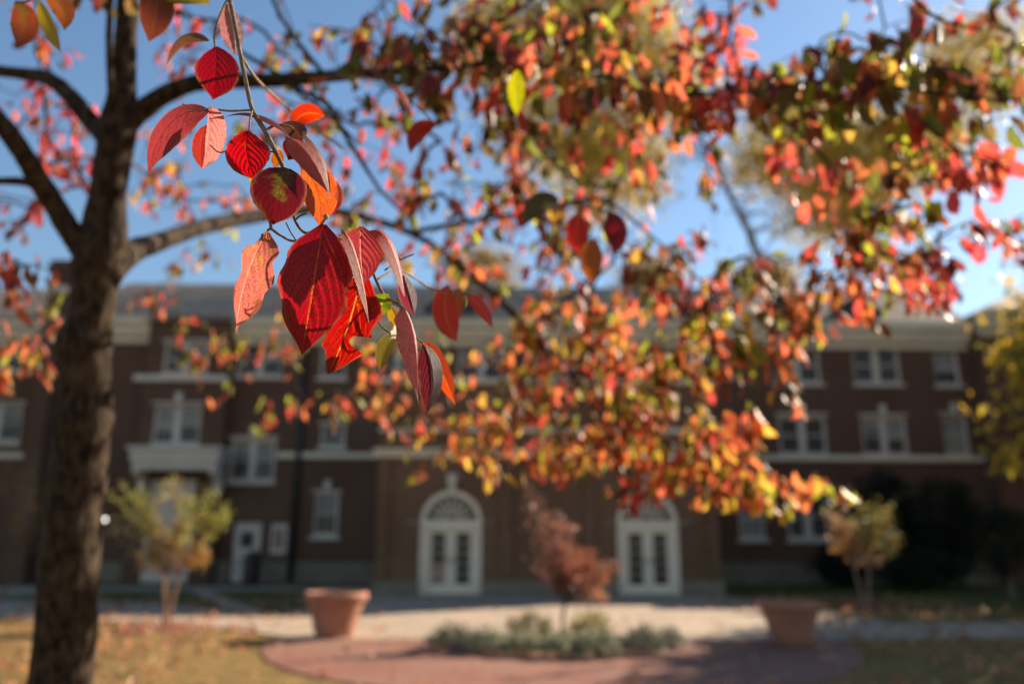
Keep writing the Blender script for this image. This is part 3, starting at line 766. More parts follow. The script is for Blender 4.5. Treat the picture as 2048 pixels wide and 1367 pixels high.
# crape myrtles, maple, edge shrub
g1 = ground(330, 1256)
LIME = [(.22, .21, .03), (.16, .18, .025), (.28, .19, .035), (.26, .13, .04)]
def at_ground_depth(px, py, g): # point above the ground at the depth of g
    x, z = onwall(px, py, g[1]); return (x, g[1], z)
def gblob(px, py, g, rx, ry, ncl, per, cr): return blob(px, py, g[1], rx, ry, ncl, per, cr)
def plume_tree(name, label, base, fork_z, tips, pal, size, n_leaf, spread, stems, tr, bark='redbark', start=.4, bow=.25, aspect=.42, seed=1, droop=.2):
    """stems that fan out from a low fork, each ending in a loose plume of leaves; tips: (px, py, rx, ry, how many, palette rows)"""
    rg = np.random.default_rng(seed)
    t = thing(name, label, name.split('_')[-1] if name.endswith('shrub') else 'tree', tuple(base))
    forks = []
    for k in range(stems):
        a_ = 2 * math.pi * k / stems + .6
        o_ = np.array([math.cos(a_), math.sin(a_), 0]) * (tr * 1.5 if stems > 1 else 0)
        top = np.array([base[0], base[1], fork_z]) + o_ * 3.4
        Q = spline([np.array(base) + o_ - np.array([0, 0, .1]), np.array(base) * .5 + top * .5 + o_ * .4 + rg.normal(size=3) * .02, top], 6)
        MB().tube(Q, np.linspace(tr, tr * .6, len(Q)), 9, bump=.04).build('trunk', M[bark], t, True)
        forks.append(top)
    P, I = [], []
    mb = MB()
    k_ = base[1] / F_PX
    for (px, py, rx, ry, n, rows) in tips:
        x, z = onwall(px, py, base[1])
        for q in range(n):
            u_ = rg.normal(size=3) * np.array([rx * k_ * .6, rx * k_ * .8, ry * k_ * .6])
            e = np.array([x, base[1], z]) + u_
            f = forks[rg.integers(len(forks))]
            L0 = np.linalg.norm(e - f)
            mid = f * .5 + e * .5 + np.array([0, 0, bow * L0 * rg.uniform(.4, 1.1)]) + rg.normal(size=3) * L0 * .06
            C_ = spline([f, mid, e], 8)
            mb.tube(C_, np.linspace(tr * .4, tr * .1, len(C_)), 5)
            s_ = rg.uniform(start, 1.05, n_leaf)
            jj = np.clip((s_ * (len(C_) - 1)).astype(int), 0, len(C_) - 1)
            P.append(C_[jj] + rg.normal(size=(n_leaf, 3)) * spread * (.5 + .7 * s_[:, None])); I.append(np.array(rows)[rg.integers(0, len(rows), n_leaf)])
    mb.build('limbs', M[bark], t, True)
    leaf_cloud('crown', np.vstack(P), size, pal, t, aspect, None, droop, rg, rows=np.concatenate(I))
    return t
CP = [(.26, .26, .045), (.36, .33, .08), (.40, .27, .06), (.42, .21, .06), (.30, .24, .12)]
plume_tree('crape_myrtle', 'young multi-stemmed crape myrtle with lime and gold feathery leaves in red mulch', g1, 1.0,
           [(235, 985, 24, 16, 4, (0, 0, 1)), (262, 1020, 30, 26, 4, (0, 1, 4)), (240, 1045, 26, 20, 3, (1, 4, 4)), (345, 985, 34, 22, 4, (1, 2, 4)), (425, 992, 28, 14, 4, (0, 1, 0)), (455, 1038, 20, 12, 3, (0, 0, 1)), (405, 1040, 34, 22, 4, (1, 2)),
            (300, 1075, 36, 30, 4, (2, 4, 3)), (345, 1075, 30, 30, 3, (2, 4)), (405, 1100, 22, 26, 4, (2, 3, 3)), (285, 1115, 22, 22, 3, (2, 3, 4))], CP, .12, 46, .055, 3, .035, seed=4)
g2, g3 = ground(1735, 1215), ground(1130, 1284)
CQ = [(.46, .27, .14), (.40, .20, .06), (.22, .22, .05), (.28, .20, .06)]
plume_tree('crape_myrtle', 'small vase-shaped crape myrtle with peach and olive leaves in the shade', g2, 1.0,
           [(1668, 1040, 26, 18, 5, (0, 0, 1)), (1700, 1030, 24, 20, 4, (0, 2)), (1735, 1025, 30, 20, 4, (2, 3)), (1775, 1035, 26, 22, 4, (2, 3)), (1690, 1085, 22, 12, 4, (1, 1, 0)), (1730, 1075, 36, 26, 5, (3, 1)), (1785, 1085, 28, 22, 3, (3, 2)), (1765, 1115, 14, 10, 1, (0,))], CQ, .16, 40, .08, 3, .045, seed=6)
CM = [(.36, .11, .05), (.28, .085, .05), (.42, .17, .08), (.22, .095, .07), (.40, .2, .13)]
plume_tree('japanese_maple', 'small russet maple standing in the planted bed before the porch', g3, .62,
           [(1050, 1005, 12, 34, 3, (4, 3)), (1075, 1045, 22, 18, 4, (4, 2, 3)), (1115, 1025, 14, 40, 3, (4, 3)), (1140, 1050, 34, 24, 5, (3, 1, 4)), (1130, 1105, 44, 30, 7, (0, 1, 3)), (1185, 1105, 30, 28, 7, (0, 0, 1)), (1215, 1135, 18, 18, 4, (0, 2)), (1160, 1150, 48, 26, 8, (0, 1, 2)), (1195, 1185, 28, 12, 4, (2, 4)), (1095, 1150, 26, 24, 4, (1, 3)), (1062, 1120, 16, 14, 2, (3, 4))],
           CM, .085, 40, .05, 1, .04, 'treebark', .45, .12, .5, 8)
g4 = np.array([X(15, 24), 24.0, 0])
CS = [(.30, .15, .05), (.22, .10, .05), (.36, .2, .06), (.14, .09, .05)]
plume_tree('autumn_shrub', 'straggly bronze shrub with bare stems at the edge beside the dogwood trunk', g4, .5,
           [(60, 955, 40, 24, 5, (0, 2)), (10, 940, 40, 26, 5, (0, 1)), (70, 1010, 30, 30, 5, (0, 2)), (10, 1010, 40, 40, 6, (1, 3)), (50, 1070, 36, 30, 5, (1, 3)), (-50, 1010, 50, 60, 6, (0, 1)), (0, 1110, 40, 24, 3, (3, 1))], CS, .13, 34, .1, 5, .035, 'redbark', .45, .1, .42, 9)
# the planted bed: low mounds
bed = build('planting_bed', [(1.05 + 2.15 * math.cos(a) , 14.25 + 1.15 * math.sin(a), .045) for a in np.linspace(0, 2 * math.pi, 40, endpoint=False)] , [tuple(range(40))], M['soil'], None, False, 'structure')
SILV = [(.20, .21, .13), (.26, .26, .17), (.15, .17, .10)]
OLIV = [(.24, .20, .06), (.18, .17, .05), (.30, .23, .08)]
mounds = [(905, 1278, 55, 22, SILV, 'flat grey-green mound at the outer tip of the bed towards the lit planter'), (975, 1290, 52, 22, SILV, 'grey-green mound second along the front of the bed, in leaf shade'), (1045, 1296, 46, 20, SILV, 'grey-green mound in the front of the bed before the maple trunk'),
          (1120, 1298, 46, 22, SILV, 'pale silvery mound directly in front of the maple stem'), (1195, 1296, 50, 24, SILV, 'full silvery mound at the front, just past the maple stem'), (1290, 1288, 48, 24, SILV, 'silver-green mound at the end of the bed towards the shaded planter'), (1340, 1280, 34, 20, [(.42, .38, .28), (.5, .45, .34)], 'cream-white bleached tuft at the very end of the bed'),
          (1060, 1262, 55, 30, OLIV, 'taller olive-yellow bush at the back of the bed, nearer the lit planter'), (1180, 1256, 50, 28, OLIV, 'taller olive-yellow bush at the back of the bed behind the maple stem')]
for px, py, rx, ry, pal, lab in mounds:
    g = ground(px, py + ry * .85); k = g[1] / F_PX
    rg = np.random.default_rng(px)
    t = thing('bedding_plant', lab, 'plant', (g[0], g[1], 0), 'mounded plants in the round bed')
    nn = 420
    d = rg.normal(size=(nn, 3)); d[:, 2] = abs(d[:, 2]); d /= np.linalg.norm(d, axis=1)[:, None]
    P = np.array([g[0], g[1], .06]) + d * np.array([rx * k, rx * k * .8, ry * k * 1.7]) * rg.uniform(.55, 1, nn)[:, None]
    leaf_cloud('foliage', P, .11, pal, t, .3, None, -.5, rg)
    mb = MB()
    for k2 in range(9):
        e = P[rg.integers(nn)]; mb.tube([(g[0], g[1], 0), (np.array([g[0], g[1], 0]) + e) / 2 + [0, 0, .03], e], .008, 5)
    mb.build('stems', M['redbark'], t)
# mulch rings
for g, r, lab in ((g1, .95, 'a'), (g2, 1.1, 'b')):
    rg = np.random.default_rng(3); n = 36
    ringp = [(r * (1 + .08 * rg.normal()) * math.cos(2 * math.pi * i / n), r * .9 * (1 + .08 * rg.normal()) * math.sin(2 * math.pi * i / n)) for i in range(n)]
    V = [(g[0], g[1], .11)] + [(g[0] + x * .55, g[1] + y * .55, .085) for x, y in ringp] + [(g[0] + x, g[1] + y, .008) for x, y in ringp]
    Fc = [(0, 1 + i, 1 + (i + 1) % n) for i in range(n)] + [(1 + i, 1 + n + i, 1 + n + (i + 1) % n, 1 + (i + 1) % n) for i in range(n)]
    build('mulch_ring', V, Fc, M['mulch'], None, True, 'stuff')
# fallen leaves on lawn and paving
n = 7000
fx, fy = rng.uniform(-13, 13, n), rng.uniform(7.5, 26, n)
keep = ~((fx > -4) & (fx < 6.2) & (fy > 9.5) & (rng.uniform(0, 1, n) > .12))
Pf = np.stack([fx, fy, np.full(n, .06)], 1)[keep]
leaf_cloud('fallen_leaves', Pf, .125, [(.42, .2, .08), (.36, .13, .06), (.5, .3, .16), (.2, .09, .05), (.5, .22, .13)], None, .6, 'stuff', 0.05, rng)

# ------------------------------------------------------------------ planters
def planter(px, py, wpx, label):
    g = ground(px, py); k = np.linalg.norm(np.array([g[0], g[1], -1.6]) @ np.stack([FW], 1)) / F_PX
    R = wpx * k / 2
    H = R * 1.32
    t = thing('terracotta_planter', label, 'planter', (g[0], g[1], .03), 'big terracotta planters')
    c = (g[0], g[1], .03)
    prof = [(0, 0), (R * .56, 0), (R * .585, H * .03)]
    for i in range(9):
        f = i / 8; prof.append((R * (.60 + .27 * f + .015 * math.sin(f * 9)), H * (.06 + .72 * f)))
    prof += [(R * .87, H * .80)]
    MB().lathe(prof, c, 48).build('pot', M['terracotta'], t, True)
    MB().lathe([(R * .86, H * .79), (R * .955, H * .80), (R * .985, H * .84), (R * 1.0, H * .90), (R * .99, H * .97), (R * .955, H), (R * .88, H), (R * .86, H * .96), (R * .85, H * .8)], c, 48).build('rim', M['terracotta'], t, True)
    MB().lathe([(R * .655, H * .26), (R * .685, H * .28), (R * .69, H * .31), (R * .675, H * .33)], c, 48).build('band', M['terracotta'], t, True)
    MB().lathe([(0, H * .87), (R * .4, H * .875), (R * .86, H * .84)], c, 32).build('soil', M['soil'], t, True)
    return t
planter(668, 1275, 128, 'wide sunlit terracotta planter on the walk beside the lawn')
planter(1585, 1292, 126, 'wide terracotta planter in deep shade at the edge of the red paving')

# ------------------------------------------------------------------ the dogwood
tree = thing('dogwood_tree', 'dogwood with dark trunk and red, orange and green autumn leaves spreading over the view', 'tree', tuple(np.append((at(130, 1300, 2.2))[:2], 0)))
TD = 2.2
def rad(wpx, d): return wpx * d / F_PX / 2
def limb(name, pts, sides=12, seg=8, bmp=.05, mat='bark', parent=None, smooth=True, seed=1):
    """pts: (px, py, depth, width px)"""
    P = np.array([np.append(at(a, b, d), rad(w_, d)) for a, b, d, w_ in pts])
    Q = spline(P, seg)
    return MB().tube(Q[:, :3], np.maximum(Q[:, 3], .0006), sides, True, bmp, np.random.default_rng(seed)).build(name, M[mat], parent or tree, smooth), Q
BR = []           # branch samples for the twig network
tb = at(118, 1420, TD)
P = [np.append(np.array([tb[0] - .02, tb[1] + .03, -.05]), .17), np.append(np.array([tb[0] - .015, tb[1] + .02, .12]), .125), np.append(np.array([tb[0], tb[1], .55]), .1)]
for px, py, w_ in ((123, 1340, 126), (135, 1200, 121), (143, 1090, 118), (150, 993, 115), (161, 905, 114), (165, 870, 108), (168, 836, 119), (170, 800, 106), (171, 725, 103), (169, 684, 113), (177, 655, 98), (184, 632, 86), (189, 580, 92), (194, 540, 102), (202, 510, 108), (208, 470, 98), (215, 400, 76), (226, 320, 74), (236, 255, 78), (244, 200, 62), (250, 100, 46), (256, 0, 46), (268, -150, 40), (285, -330, 34), (300, -560, 24)):
    P.append(np.append(at(px, py, TD), rad(w_ * .93, TD)))
Q = spline(P, 5)
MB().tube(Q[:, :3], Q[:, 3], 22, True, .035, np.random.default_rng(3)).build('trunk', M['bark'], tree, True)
BR.append(Q[90:, :3])
limbs = [
 [(190, 520, 2.2, 70), (150, 475, 2.17, 48), (112, 415, 2.15, 44), (78, 360, 2.1, 42), (45, 305, 2.05, 40), (0, 245, 2.0, 38), (-80, 160, 1.95, 34), (-200, 60, 1.9, 26)],
 [(95, 388, 2.12, 30), (60, 366, 2.1, 19), (0, 362, 2.1, 16), (-90, 372, 2.1, 13), (-200, 350, 2.1, 9)],
 [(225, 275, 2.2, 60), (185, 245, 2.22, 38), (140, 192, 2.25, 34), (95, 157, 2.3, 29), (40, 147, 2.35, 24), (-30, 135, 2.4, 21), (-150, 90, 2.5, 16)],
 [(228, 262, 2.2, 70), (275, 228, 2.2, 44), (325, 192, 2.2, 38), (385, 168, 2.22, 34), (450, 162, 2.25, 31), (560, 160, 2.3, 28), (660, 153, 2.35, 24), (780, 143, 2.4, 17), (900, 133, 2.5, 14), (1020, 128, 2.55, 12), (1150, 140, 2.6, 10), (1280, 168, 2.6, 9), (1380, 186, 2.55, 8), (1500, 182, 2.5, 7), (1620, 165, 2.4, 7), (1760, 170, 2.3, 8), (1900, 190, 2.25, 7), (2040, 200, 2.2, 6)],
 [(200, 548, 2.18, 84), (238, 520, 2.32, 56), (275, 498, 2.52, 45), (305, 488, 2.72, 40), (345, 474, 2.95, 35), (420, 450, 3.3, 31), (500, 434, 3.6, 28), (600, 420, 3.85, 22), (700, 428, 4.0, 17), (820, 465, 4.0, 14), (920, 530, 3.95, 13), (1020, 620, 3.6, 14), (1110, 720, 3.8, 12), (1200, 800, 3.9, 10), (1320, 880, 3.9, 8), (1450, 930, 3.7, 7)],
 [(228, 230, 2.18, 18), (222, 180, 2.15, 15), (218, 90, 2.13, 14), (221, 0, 2.1, 13), (225, -200, 2.1, 10)],
 [(560, 160, 2.3, 14), (612, 185, 2.25, 11), (658, 212, 2.2, 11), (682, 255, 2.18, 10), (712, 305, 2.2, 9), (742, 352, 2.25, 8), (765, 385, 2.3, 7), (810, 430, 2.4, 5)],
 [(455, 85, 2.4, 9), (490, 110, 2.3, 9), (560, 150, 2.1, 8), (600, 190, 2.05, 7), (650, 222, 2.0, 6), (720, 290, 2.0, 4)],
 [(650, 152, 2.35, 10), (600, 90, 2.3, 9), (560, 30, 2.25, 8), (520, -60, 2.2, 7)],
 [(900, 132, 2.5, 9), (960, 70, 2.4, 8), (1050, 10, 2.3, 7), (1150, -80, 2.3, 6)],
 [(1340, 180, 2.58, 9), (1400, 120, 2.5, 8), (1450, 90, 2.45, 7), (1462, 0, 2.4, 6), (1470, -120, 2.4, 5)],
 [(1500, 182, 2.5, 9), (1580, 250, 2.5, 7), (1660, 330, 2.55, 6), (1720, 430, 2.6, 5), (1740, 540, 2.7, 4)],
 [(820, 465, 4.0, 11), (950, 440, 3.5, 9), (1080, 420, 2.9, 8), (1200, 400, 2.8, 7), (1300, 470, 2.9, 5), (1400, 560, 3.0, 4)],
 [(260, -150, 2.2, 20), (360, -230, 2.0, 16), (600, -300, 2.1, 14), (900, -330, 2.2, 13), (1300, -300, 2.3, 12), (1700, -150, 2.2, 10), (1850, 20, 2.1, 7), (1960, 60, 2.05, 5)],
 [(1760, 170, 2.3, 7), (1840, 240, 2.2, 6), (1920, 300, 2.15, 5), (2010, 330, 2.1, 4)],
]
for i, l in enumerate(limbs):
    o, q = limb('branch', l, 12 if l[0][3] > 30 else 8, 7, .05, 'bark', seed=i)
    BR.append(q[6:, :3])

# ---- leaves
_S = np.array([0, .05, .13, .25, .38, .5, .63, .75, .85, .92, .965, 1.0])
_Wd = np.array([.06, .33, .61, .87, .985, 1.0, .93, .76, .50, .25, .10, 0.0])
def wprof(s): return np.interp(s, _S, _Wd)
def smooth_prof(s):
    e = .025
    return np.clip((wprof(np.clip(s - e, 0, 1)) + 2 * wprof(s) + wprof(np.clip(s + e, 0, 1))) / 4, 0, 1) * np.where(s > .985, (1 - s) / .015, 1)
def leaf_geo(b, c, t, width, roll0, roll1, fold, cup=.0, ns=14, nu=3, quilt=0.0, notch=None, wavy=0.0, seed=0, fwd=None, wL=1.0, wR=1.0):
    """midrib b-c-t (quadratic), blade across it. roll 0 faces the camera, fold bends both halves forward"""
    b, c, t = map(lambda v: np.asarray(v, float), (b, c, t))
    s = np.linspace(0, 1, ns + 1)
    B = ((1 - s) ** 2)[:, None] * b + (2 * s * (1 - s))[:, None] * c + (s ** 2)[:, None] * t
    T = np.gradient(B, axis=0); T /= np.linalg.norm(T, axis=1)[:, None]
    V0 = FW if fwd is None else np.asarray(fwd, float)
    A0 = np.cross(V0, T); A0 /= np.linalg.norm(A0, axis=1)[:, None] + 1e-9       # across, in the picture plane
    N0 = np.cross(A0, T)
    r = np.radians(roll0 + (roll1 - roll0) * s)
    A = A0 * np.cos(r)[:, None] + N0 * np.sin(r)[:, None]
    Nn = np.cross(A, T)                                                          # towards +FW side at roll 0?
    rgl = np.random.default_rng(seed)
    ph = rgl.uniform(0, 6, 4)
    us = np.linspace(-1, 1, 2 * nu + 1)
    w = smooth_prof(s) * width / 2
    V, UV = [], []
    f = math.radians(fold)
    for i in range(ns + 1):
        for u in us:
            side = wL if u < 0 else wR
            wi = w[i] * side
            if notch:
                for (sg, s0, s1, dep) in notch:
                    if (u < 0) == (sg < 0) and s0 < s[i] < s1:
                        m_ = (s[i] - s0) / (s1 - s0)
                        wi *= 1 - dep * min(1, 6 * m_, 6 * (1 - m_)) * (.88 + .12 * math.sin(40 * s[i] + ph[0]))
            ed = 1 + wavy * .18 * math.sin(19 * s[i] + ph[1] + (3 if u > 0 else 0)) * abs(u) ** 2
            x = u * wi * ed
            au = abs(u)
            qv = ((s[i] - au * (.36 + .30 * au)) * 6.5 + .5) % 1.0
            h = quilt * width * (math.sin(math.pi * qv) ** .6) * (1 - .3 * au) * min(1, 4 * (1 - s[i])) * (1 if au > .04 else 0)
            h += cup * wi * u * u + wavy * width * .06 * math.sin(11 * s[i] + ph[2] + (2 if u > 0 else 0)) * au
            V.append(B[i] + A[i] * x * math.cos(f) - Nn[i] * (abs(x) * math.sin(f) + h))
            UV.append((u * .5 + .5, s[i]))
    m = len(us)
    Fc = [(i * m + j, i * m + j + 1, (i + 1) * m + j + 1, (i + 1) * m + j) for i in range(ns) for j in range(m - 1)]
    return np.array(V), Fc, np.array(UV)
def set_leaf_attrs(me, UV, c1, c2, c3, lp):
    n = len(me.vertices)
    for nm, c in (('c1', c1), ('c2', c2), ('c3', c3), ('lp', lp)):
        a = me.attributes.new(nm, 'FLOAT_COLOR', 'POINT')
        c = np.asarray(c, float)
        full = np.ones((n, 4)); full[:, :3] = c if c.ndim == 2 else c[None, :3]
        a.data.foreach_set('color', full.ravel().astype(np.float32))
    a = me.attributes.new('UVMap', 'FLOAT_VECTOR', 'POINT')
    uv3 = np.zeros((n, 3)); uv3[:, :2] = UV
    a.data.foreach_set('vector', uv3.ravel().astype(np.float32))

# hero leaves: label, base, control, tip (px, py, depth), width px, roll0, roll1, fold, c1, c2, c3, mix, spots, extra
RED, DRED, MAR = (.235, .006, .012), (.20, .006, .008), (.06, .005, .010)
ORG, YLW, PNK, SAL, TAN = (.46, .11, .02), (.52, .30, .03), (.42, .13, .12), (.44, .10, .06), (.40, .20, .07)
GRN, OLV, ROS = (.12, .19, .015), (.10, .085, .015), (.26, .035, .04)
VY, VP, VD = (.55, .25, .06), (.55, .25, .20), (.10, .008, .01)
heroes = [
 ('large deep red leaf with a yellow midrib, lowest and broadest of the spray', (646, 446, .70), (628, 560, .665), (603, 710, .69), 143, 8, 2, 8, RED, (.36, .075, .02), (.44, .12, .035), -.28, 1.0, dict(quilt=.030, wavy=.35, cup=.10)),
 ('tan and rose folded leaf with an insect hole by its stalk', (534, 462, .70), (480, 545, .685), (471, 668, .70), 118, -18, -48, 14, (.40, .11, .085), (.42, .22, .07), VP, .2, .5, dict(quilt=.022, wavy=.7, notch=[(1, .04, .20, .75)], wR=.75)),
 ('scarlet leaf with yellow shoulder and a bitten edge, half behind the largest one', (722, 545, .735), (705, 650, .73), (656, 748, .74), 112, -6, -6, 6, (.28, .012, .012), (.46, .15, .02), VY, -.16, .8, dict(quilt=.03, wavy=.6, notch=[(-1, .55, .70, .78), (1, .80, .9, .3)])),
 ('narrow salmon leaf seen edge-on beside the largest leaf', (684, 458, .69), (722, 492, .685), (738, 648, .69), 44, 66, 74, 22, SAL, (.36, .05, .04), VP, .1, .2, dict(quilt=.02)),
 ('dusky rose leaf with pale veins above the bitten one', (722, 452, .72), (716, 500, .715), (728, 570, .725), 92, 2, 0, 4, ROS, (.33, .07, .06), VP, .0, .3, dict(quilt=.04, wavy=.3, cup=.2)),
 ('long coral leaf arching over and hanging like a strap', (738, 462, .72), (788, 440, .715), (812, 605, .72), 56, 62, 70, 20, (.46, .06, .045), (.40, .08, .05), VP, .2, .1, dict()),
 ('folded plum-coloured leaf below the arching coral strap', (806, 550, .725), (818, 585, .72), (829, 632, .725), 42, 20, 20, 30, (.15, .02, .035), (.2, .03, .04), VP, .0, .1, dict(quilt=.03)),
 ('bright green leaf curled along a yellow edge', (776, 588, .74), (762, 605, .735), (747, 640, .74), 44, 10, 10, 24, (.18, .25, .015), (.38, .40, .10), (.4, .42, .12), .0, .0, dict(wavy=.5)),
 ('slim golden leaf between the green one and the pink one', (782, 610, .76), (790, 630, .76), (812, 668, .76), 34, 30, 30, 10, YLW, (.5, .22, .03), VY, .2, .1, dict()),
 ('pale cream underside of a small curled leaf', (812, 658, .75), (798, 660, .75), (780, 678, .75), 30, 10, 10, 20, (.42, .42, .30), (.36, .38, .24), (.5, .48, .36), .0, .0, dict(wavy=.5)),
 ('long silvery pink leaf folded shut and twisting down', (803, 614, .72), (838, 640, .71), (836, 805, .705), 74, 58, 66, 30, PNK, (.34, .16, .16), (.5, .3, .26), .2, .1, dict(quilt=.02, wavy=.3)),
 ('dark maroon leaf with a pale crease, lowest tip of the spray', (846, 688, .73), (878, 740, .725), (852, 828, .72), 60, 24, 18, 26, MAR, (.11, .012, .016), VP, -.2, .1, dict(quilt=.02)),
 ('glowing orange leaf beside the maroon one, olive at its stalk', (846, 684, .76), (875, 715, .76), (911, 810, .77), 44, 14, 14, 14, (.5, .07, .03), (.34, .16, .03), VY, -.1, .0, dict()),
 ('small olive leaf with a brown tip under the pale curled one', (792, 668, .78), (766, 690, .78), (760, 742, .78), 36, 20, 20, 18, OLV, (.14, .07, .02), OLV, .0, .2, dict()),
 ('broad maroon leaf with a green blotch, above the largest leaf', (576, 336, .69), (555, 380, .675), (546, 450, .69), 112, 4, 0, -4, (.065, .005, .008), (.10, .16, .012), VD, .16, .2, dict(quilt=.02, cup=-.12)),
 ('crimson ribbed leaf with an orange shoulder', (496, 260, .69), (486, 305, .68), (510, 360, .69), 88, 10, 10, 6, (.38, .010, .014), (.46, .06, .02), VD, -.25, .1, dict(quilt=.07, cup=.1)),
 ('pink folded leaf with pleated ribs', (416, 214, .73), (425, 270, .72), (404, 338, .73), 76, -38, -36, 20, (.46, .17, .15), (.40, .12, .11), (.30, .07, .07), .1, .1, dict(quilt=.07)),
 ('mauve-red leaf behind the pleated pink one', (412, 250, .745), (400, 295, .745), (404, 338, .75), 42, 10, 10, 10, (.30, .04, .03), (.34, .07, .04), VD, .0, .1, dict(quilt=.03)),
 ('large mauve leaf bowed over at the outer end of its pair', (418, 222, .74), (322, 208, .73), (296, 346, .73), 96, -34, -20, 14, (.22, .035, .035), (.24, .07, .03), VD, .0, .3, dict(quilt=.02)),
 ('brownish leaf seen from its edge, crossing the twig near the top', (450, 234, .74), (515, 205, .73), (578, 272, .72), 50, 72, 66, 10, (.22, .05, .03), (.18, .07, .03), VD, .2, .1, dict()),
 ('large orange-brown leaf hanging behind the blotched maroon one', (602, 335, .76), (648, 370, .76), (640, 455, .76), 88, -20, -20, 8, (.40, .085, .03), (.40, .14, .035), VD, .2, .2, dict(quilt=.03)),
 ('long dusky salmon leaf drooping past the orange-brown one', (572, 272, .71), (622, 290, .70), (656, 385, .70), 66, 50, 54, 18, (.30, .07, .05), (.34, .11, .07), VP, .2, .1, dict(quilt=.02)),
 ('thin curved leaf rim at the outer side of the spray', (600, 262, .75), (655, 300, .75), (660, 400, .75), 46, 72, 70, 16, (.20, .06, .03), (.28, .05, .03), VD, .2, .1, dict()),
 ('wine-red leaf hanging at the outer side, pierced by a hole', (650, 350, .78), (668, 390, .78), (662, 432, .78), 46, 10, 10, 10, (.28, .03, .02), (.3, .06, .03), VD, .0, .1, dict()),
 ('dark oval maroon leaf tucked behind the twig', (588, 270, .74), (592, 295, .74), (576, 320, .74), 46, 10, 10, 6, (.10, .006, .012), (.12, .01, .014), VD, .0, .0, dict()),
 ('dark olive and maroon leaf at the fork of the twig', (560, 250, .74), (600, 250, .74), (606, 280, .74), 44, 30, 30, 10, (.10, .03, .016), (.11, .08, .02), VD, .0, .0, dict()),
 ('orange scrap of leaf between the crimson and the maroon ones', (560, 300, .75), (556, 315, .75), (548, 336, .75), 24, 20, 20, 5, ORG, (.5, .1, .03), VY, .0, .0, dict()),
 ('small bright yellow leaf behind the crimson one', (520, 330, .75), (506, 345, .75), (502, 368, .75), 24, 20, 20, 5, (.5, .36, .03), YLW, VY, .0, .0, dict()),
 ('red and orange leaf curving up, just right of the twig fork', (648, 232, .88), (600, 212, .88), (583, 258, .88), 40, 20, 20, 14, (.42, .035, .02), (.5, .10, .02), VY, .0, .1, dict()),
 ('dark crimson leaf against the thick limb at the top', (432, 92, .80), (436, 140, .79), (426, 200, .80), 86, 12, 12, 6, (.18, .005, .010), (.24, .01, .014), VD, -.2, .1, dict(quilt=.03, cup=.1)),
 ('olive-brown leaf arching over to a point near the top', (418, 82, .82), (350, 45, .82), (333, 132, .82), 54, -44, -40, 14, (.12, .05, .02), (.12, .085, .022), OLV, .2, .1, dict()),
 ('pale mauve leaf high on the twig', (452, 5, .80), (468, 50, .80), (470, 112, .80), 50, 34, 30, 20, (.40, .17, .16), (.36, .13, .13), VP, .1, .1, dict(quilt=.04)),
 ('dark green and maroon leaf cut off by the top of the view', (312, -50, .95), (320, 20, .95), (297, 84, .95), 66, 10, 10, 6, (.13, .03, .015), (.07, .075, .018), OLV, .0, .1, dict()),
 ('olive leaf lying level along the top of the view', (420, 6, .95), (370, -30, .95), (325, 10, .95), 40, 40, 40, 8, (.14, .12, .02), (.16, .09, .02), OLV, .1, .1, dict()),
 ('olive leaf with a red rim in the upper corner', (30, 5, 1.0), (64, 45, 1.0), (32, 97, 1.0), 56, 6, 6, 8, (.22, .05, .02), (.12, .12, .02), OLV, .3, .1, dict()),
 ('orange and olive leaf in the upper corner, next to the trunk top', (82, -20, 1.0), (140, 0, 1.0), (128, 62, 1.0), 44, 20, 20, 10, (.34, .10, .03), (.2, .18, .02), OLV, .2, .1, dict()),
 ('narrow yellow-green leaf hanging below the corner pair', (78, 0, 1.0), (92, 50, 1.0), (122, 106, 1.0), 26, 30, 30, 8, (.34, .26, .03), (.2, .22, .02), VY, .2, .1, dict()),
 ('coral leaf with a sunlit face, first beyond the sharp spray', (896, 570, 1.05), (878, 625, 1.05), (914, 684, 1.05), 54, 8, 8, 8, (.50, .05, .035), (.42, .09, .035), VY, .0, .1, dict()),
 ('slim coral leaf slanting down from the twig bud, beyond the sharp spray', (934, 590, 1.05), (962, 605, 1.05), (986, 656, 1.05), 27, 20, 20, 10, (.52, .06, .04), (.5, .1, .05), VP, .0, .1, dict()),
 ('dull orange leaf behind the coral one with the sunlit face', (920, 575, 1.1), (912, 610, 1.1), (906, 650, 1.1), 34, 14, 14, 10, (.36, .09, .03), (.34, .12, .03), VY, .0, .1, dict()),
 ('red leaf curled to a point, alone against the sky', (872, 250, 1.3), (826, 250, 1.3), (821, 308, 1.3), 36, 24, 20, 14, (.34, .03, .02), (.16, .08, .02), VD, -.1, .1, dict()),
 ('thin scarlet leaf arching down, alone against the sky', (776, 168, 1.3), (815, 175, 1.3), (822, 236, 1.3), 34, 64, 64, 16, (.46, .06, .04), (.44, .08, .04), VP, .0, .1, dict()),
 ('dark red leaf at the heart of the middle cluster', (1215, 425, 1.75), (1245, 455, 1.75), (1228, 510, 1.75), 52, 14, 14, 10, (.15, .01, .014), (.2, .02, .015), VD, -.2, .1, dict()),
 ('glowing red and orange leaf in the middle cluster', (1158, 425, 1.75), (1150, 465, 1.75), (1160, 508, 1.75), 46, 6, 6, 10, (.48, .03, .025), (.5, .14, .03), VY, .0, .1, dict()),
 ('olive-orange leaf hanging below the middle cluster', (1190, 478, 1.75), (1180, 525, 1.75), (1184, 566, 1.75), 46, 6, 6, 8, (.34, .10, .025), (.18, .15, .025), OLV, .0, .1, dict()),
 ('dark green leaf drooping left of the middle cluster', (1118, 400, 1.85), (1066, 390, 1.85), (1050, 452, 1.85), 50, -16, -16, 10, (.055, .06, .02), (.08, .08, .02), OLV, .0, .1, dict()),
